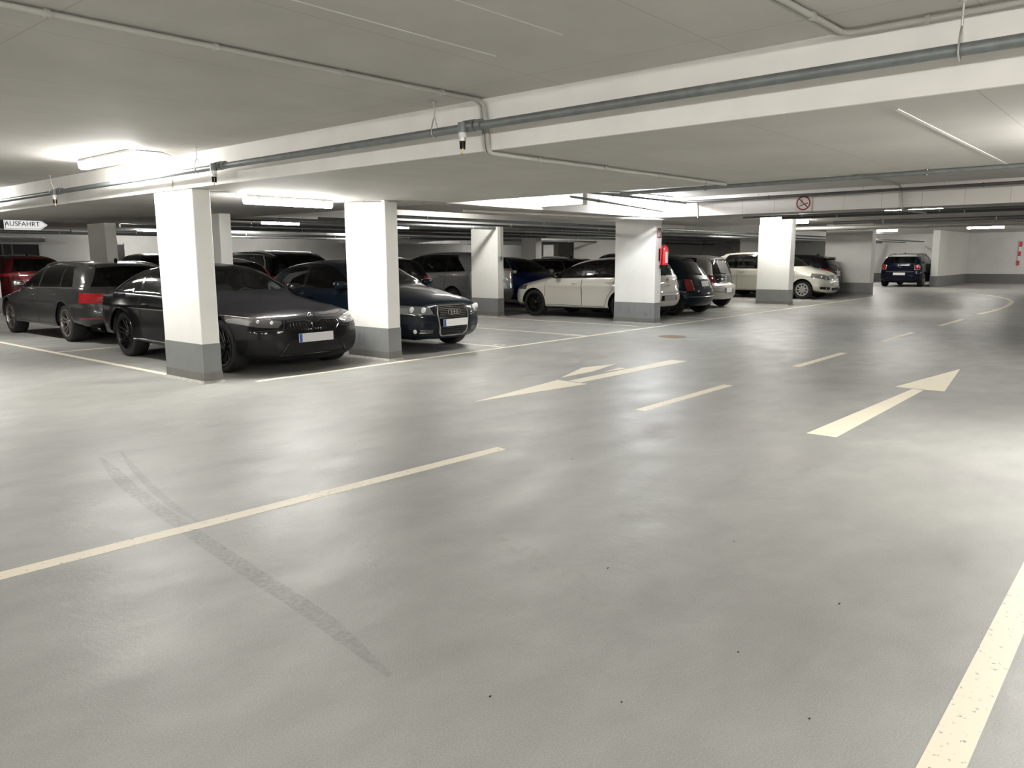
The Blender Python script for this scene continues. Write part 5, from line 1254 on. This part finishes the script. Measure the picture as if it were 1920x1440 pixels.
# ---- red and white marker board on the end wall
t = thing('marker_board', 'red and white striped marker board fixed to the end wall', 'marker', (47.13, 6.43, .92))
for k in range(5):
    z0 = k * .232; y0 = k * .012
    MB().prism([(-.055, z0), (.055, z0), (.055, z0 + .232), (.03 if k == 4 else .055, z0 + .232 + (.03 if k == 4 else 0)), (-.03 if k == 4 else -.055, z0 + .232 + (.03 if k == 4 else 0)), (-.055, z0 + .232)], lambda u, v, h, y0=y0: (h, u - y0, v), .04).obj('stripe', 'red' if k % 2 == 0 else 'white', t)
# ---- exit sign
t = thing('exit_sign', 'white arrow-shaped sign reading AUSFAHRT hanging at the left', 'sign', (6.50, 20.0, 2.12))
sg = MB().prism([(-.43, 0), (.29, 0), (.45, .115), (.29, .23), (-.43, .23)], lambda u, v, h: (u, h, v), .03); sg.obj('sign_plate', 'signglow', t)
MB().tube([(x, -.003, z) for x, z in ((-.41, .02), (.283, .02), (.42, .115), (.283, .21), (-.41, .21), (-.41, .02))], .005, 4).obj('sign_border', 'ink', t)
l_ = link('sign_lettering', text_mesh('AUSFAHRT', .145, 'sign_lettering'), 'ink', t, (-.07, -.004, .125)); l_.rotation_euler = (PI / 2, 0, 0); l_.scale = (1.0, 1, 1)
for x in (-.3, .2): MB().cyl((x, .015, .23), (x, .015, .48), .008, 8).obj('hanger_rod', 'zinc', t)
# ---- back wall: shutter window, door, wall lettering
t = struct(MB().box(7.1, 32.93, 0, 11.05, 32.98, 2.03).obj('door_1', 'ink')); 
MB().box(7.0, 32.9, 2.03, 11.2, 32.99, 2.15).obj('door_frame', 'wall', t)
for x in (8.3, 9.2, 9.85, 10.15): MB().box(x - .03, 32.91, 0, x + .03, 32.93, 2.03).obj('door_mullion', 'wallband', t)
MB().box(11.05, 32.9, 0, 11.2, 32.99, 2.03).obj('door_frame', 'wall', t)
t = struct(MB().box(13.6, 32.93, 0, 14.2, 32.98, 2.05).obj('door_2', 'ink')); MB().box(14.2, 32.9, 0, 14.3, 32.99, 2.1).obj('door_frame', 'wall', t)
t = thing('wall_cabinet', 'small red cabinet on the lit wall left of the tall black estate car', 'cabinet', (15.72, 27.5, 1.35))
# white lit pier that carries it
struct(MB().box(15.1, 27.56, 0, 15.9, 28.0, ZC).obj('wall_pier', 'pillar'))
MB().box(-.22, -.12, .0, .16, .05, .32).obj('cabinet_body', 'red', t); MB().box(-.16, -.125, .08, .10, -.12, .16).obj('cabinet_label', 'white', t)
t = thing('wall_notice', 'small pink notice above the red cabinet', 'sign', (15.5, 27.555, 2.0)); MB().box(-.1, -.006, -.12, .1, 0, .14).obj('notice_plate', 'red', t); MB().box(-.05, -.009, -.06, .05, -.006, .08).obj('notice_symbol', 'white', t)
# ---- floor markings
Z = .0015
def flat(poly, z=Z, t=.0012): return MB().prism(poly, lambda u, v, h: (u, v, z * 0 + .0002 + h), t)
def marking(name, poly, label, cat, mat='line', group=None):
    cx = sum(p[0] for p in poly) / len(poly); cy = sum(p[1] for p in poly) / len(poly)
    q = MB().prism([(a - cx, b - cy) for a, b in poly], lambda u, v, h: (u, v, .0004 + h), .0012)
    return tag(q.obj(name, mat, None, None, (cx, cy, 0)), label, cat, group)
def strip(a, b, w):
    d = (Vector(b) - Vector(a)).normalized(); e = Vector((-d.y, d.x)) * w / 2; a = Vector(a); b = Vector(b)
    return [tuple(a - e), tuple(b - e), tuple(b + e), tuple(a + e)]
def rect(x0, y0, x1, y1): return [(x0, y0), (x1, y0), (x1, y1), (x0, y1)]
marking('lane_line', rect(-4, .325, 5.6, .435), 'solid cream line running out of the lower right corner', 'floor marking', 'line2')
marking('lane_line', strip((-3.0, 4.22), (4.33, 3.81), .105), 'long foreground centre line ending in the middle of the floor', 'floor marking', 'line2')
s_ = .894
for (x0, x1, y), lb in zip(((7.01, 9.14, 4.225), (11.30, 13.46, 4.185), (15.69, 17.94, 4.2), (20.05, 22.35, 4.14)), ('first short centre dash beyond the long foreground line', 'second short centre dash beyond the long foreground line', 'third short centre dash beyond the long foreground line', 'fourth, faint centre dash just before the curved line')):
    marking('lane_dash', rect(x0 * s_, y * s_ - .055, x1 * s_, y * s_ + .055), lb, 'floor marking', 'line2')
cv = [(22.0, 3.72), (23.6, 3.66), (25.4, 3.68), (27.2, 3.80), (28.9, 4.0), (30.4, 4.35), (31.7, 4.8), (32.9, 5.35), (33.9, 6.0), (34.6, 6.8), (35.0, 7.6)]
lf = []; rt_ = []
for k, p in enumerate(cv):
    a = Vector(cv[max(0, k - 1)]); b = Vector(cv[min(len(cv) - 1, k + 1)]); d = (b - a).normalized(); e = Vector((-d.y, d.x)) * .06
    lf.append(tuple(Vector(p) + e)); rt_.append(tuple(Vector(p) - e))
q = MB()
for k in range(len(cv) - 1): q.add([(lf[k][0], lf[k][1], .0015), (rt_[k][0], rt_[k][1], .0015), (rt_[k+1][0], rt_[k+1][1], .0015), (lf[k+1][0], lf[k+1][1], .0015)], [(0, 1, 2, 3)])
tag(q.obj('lane_line', 'line2'), 'curved line bending left in the far lane', 'floor marking')
marking('bay_line', rect(4.95, 8.19, 29.2, 8.275), 'long straight line along the fronts of the parking bays', 'floor marking')
marking('bay_line', rect(4.52, 9.62, 4.605, 24.0), 'line from the nearest pillar away to the left border', 'floor marking')
for (x, y0, y1), lb in zip([(9.46, 8.275, 13.3), (11.80, 8.275, 13.3), (14.12, 8.6, 13.3), (16.92, 8.275, 13.3), (19.25, 8.275, 13.3), (21.7, 8.275, 13.3), (25.4, 8.275, 13.3), (28.2, 8.275, 13.3)],
    ('bay divider beside the nose of the dark blue hatchback', 'bay divider between the two empty bays', 'bay divider left of the extinguisher pillar', 'bay divider right of the extinguisher pillar', 'bay divider behind the silver city car', 'bay divider left of the pearl people carrier pillar', 'bay divider beside the pearl white people carrier', 'bay divider before the black hatchback with spoiler')):
    marking('bay_line', rect(x - .04, y0, x + .04, y1), lb, 'floor marking')
marking('bay_line', rect(4.605, 13.36, 44, 13.44), 'rear bay line running between the grey estate and the black coupe', 'floor marking')
for x in (7.5, 9.76, 12.0, 14.4, 17.0): marking('bay_line', rect(x - .04, 13.44, x + .04, 18.5), 'middle-row bay divider %s' % {7.5: 'right of the dark grey estate car', 9.76: 'beside the tall black estate car', 12.0: 'beside the black hatchback with red lamps', 14.4: 'beside the silver-grey people carrier', 17.0: 'beside the deep blue small car'}[x], 'floor marking')
marking('bay_line', rect(38.9, -4, 39.0, 12.6), 'line across the far end in front of the white-roofed car', 'floor marking')
# arrows
ap = lambda pts: [(x * s_, y * s_) for x, y in pts]
t = thing('floor_arrow', 'cream arrow pointing to the far lane at the right', 'floor marking', (9.3 * s_, 2.3 * s_, 0))
def sub(nm, pts, mat='line'):
    MB().prism([(x * s_ - t.location.x, y * s_ - t.location.y) for x, y in pts], lambda u, v, h: (u, v, .0004 + h), .0012).obj(nm, mat, t)
sub('arrow_shaft', [(7.04, 2.21), (10.24, 2.235), (10.24, 2.36), (7.04, 2.475)])
sub('arrow_head', [(10.29, 2.02), (12.50, 2.28), (10.29, 2.57)])
t = thing('floor_arrow', 'forked cream arrow pointing toward the viewer with a left branch', 'floor marking', (8.6 * s_, 6.0 * s_, 0))
sub('arrow_head', [(6.26, 5.93), (8.10, 5.66), (8.13, 6.16)])
sub('arrow_shaft', [(8.14, 5.80), (10.88, 5.72), (10.88, 6.0), (8.16, 6.0)])
sub('branch_head', [(8.30, 6.24), (9.28, 6.58), (9.95, 6.42), (9.05, 6.24)])
sub('branch_bar', [(9.12, 6.10), (9.62, 6.02), (9.62, 6.16)])
for (x, y, tx), lb in zip(((10.72 * s_, 8.53, '15'), (13.1 * s_, 8.53, '16'), (16.0, 8.53, '17'), (18.2, 8.53, '18'), (20.6, 8.53, '19')), ('first empty bay', 'second empty bay', 'bay of the cream white hatchback', 'bay of the petrol blue city car', 'bay of the silver city car')):
    me = text_mesh(tx, .34, 'bay_number', .0006); o = link('bay_number', me, 'line', None, (x, y, .0012)); tag(o, 'painted bay number on the floor for the %s' % lb, 'floor marking')
# manhole and skid marks
t = thing('manhole_cover', 'round rusty cover set in the lane floor', 'manhole cover', (12.6, 6.94, 0))
MB().lathe([(.001, .004), (.22, .004), (.225, .001)], n=36).obj('cover_plate', 'iron', t, 40); MB().lathe([(.23, .001), (.232, .006), (.255, .006), (.26, .001)], n=36).obj('cover_ring', 'plinth', t, 40)
def ribbon(name, pts, w, mat, label, z=.0012):
    C_ = smooth_curve(pts, .12); q = MB(); vs = []
    for k, p in enumerate(C_):
        a = C_[max(0, k - 1)]; b = C_[min(len(C_) - 1, k + 1)]; d = (b - a).normalized(); e = Vector((-d.y, d.x)) * w / 2 * min(1, .25 + k / 6, .25 + (len(C_) - 1 - k) / 6)
        vs += [(p.x + e.x, p.y + e.y, z), (p.x - e.x, p.y - e.y, z)]
    q.add(vs, [(2*k, 2*k+1, 2*k+3, 2*k+2) for k in range(len(C_) - 1)]); return tag(q.obj(name, mat), label, 'tyre mark')
ribbon('skid_mark', [(2.25, 5.9), (2.04, 4.9), (1.90, 3.9), (1.80, 3.1), (1.73, 2.5), (1.62, 1.95)], .09, 'skid', 'long dark tyre smear crossing the foreground line')
ribbon('skid_mark', [(2.42, 5.95), (2.22, 5.2), (2.05, 4.4), (1.99, 3.9)], .05, 'skid', 'short dark tyre smear beside the long one', .0016)
ribbon('scuff_trail', [(2.9, 2.6), (2.72, 2.1), (2.55, 1.6)], .22, 'scuff', 'pale scuff in the middle of the foreground')
tag(MB().tube([(2.35, .19, .0005), (2.6, .175, .0005), (2.78, .19, .0005), (3.0, .165, .0005), (3.3, .17, .0005)], .003, 4).obj('floor_crack', 'under'), 'thin dark crack beside the lower right lane line', 'crack')
for k, (x, y) in enumerate(((2.0, 1.25), (2.55, 1.1), (3.2, .95), (2.3, .75), (1.75, 1.6), (2.9, 1.9), (3.6, 1.6), (4.4, 3.2), (1.5, 1.0))):
    q = MB(); q.blob((0, 0, .002), (.004 + .002 * (k % 3), .003, .002), 2, 8); tag(q.obj('debris_crumb', 'black', None, None, (x, y, 0)), 'tiny dark crumb on the bare foreground floor', 'debris', 'crumbs scattered on the foreground floor')
# ---- camera
a_, p_, r_, f_ = .707791, .160653, .0056028, 1458.1
fw = Vector((math.cos(p_) * math.cos(a_), math.cos(p_) * math.sin(a_), -math.sin(p_))); rt = Vector((math.sin(a_), -math.cos(a_), 0)); dn = fw.cross(rt)
rt2 = rt * math.cos(r_) + dn * math.sin(r_); dn2 = -rt * math.sin(r_) + dn * math.cos(r_)
cam = bpy.data.objects.new('camera', bpy.data.cameras.new('camera')); COL.objects.link(cam); SC.camera = cam
Mx = Matrix((rt2, -dn2, -fw)).transposed().to_4x4(); Mx.translation = (0, 0, 1.43); cam.matrix_world = Mx
cam.data.sensor_width = 36; cam.data.lens = f_ / 1920 * 36; cam.data.clip_start = .05; cam.data.clip_end = 200
w = bpy.data.worlds.new('world'); SC.world = w; w.use_nodes = True
w.node_tree.nodes['Background'].inputs[0].default_value = (.05, .05, .05, 1); w.node_tree.nodes['Background'].inputs[1].default_value = 0.0
SC.view_settings.view_transform = 'Standard'; SC.view_settings.look = 'None'; SC.view_settings.gamma = 1; SC.view_settings.use_curve_mapping = False
SC.view_settings.exposure = EXPOSURE = 1.15
SC.cycles.use_denoising = True
SC.cycles.max_bounces = 7; SC.cycles.diffuse_bounces = 4; SC.cycles.glossy_bounces = 4; SC.cycles.transparent_max_bounces = 16
SC.cycles.sample_clamp_indirect = 4.0
SC.cycles.caustics_reflective = False; SC.cycles.caustics_refractive = False
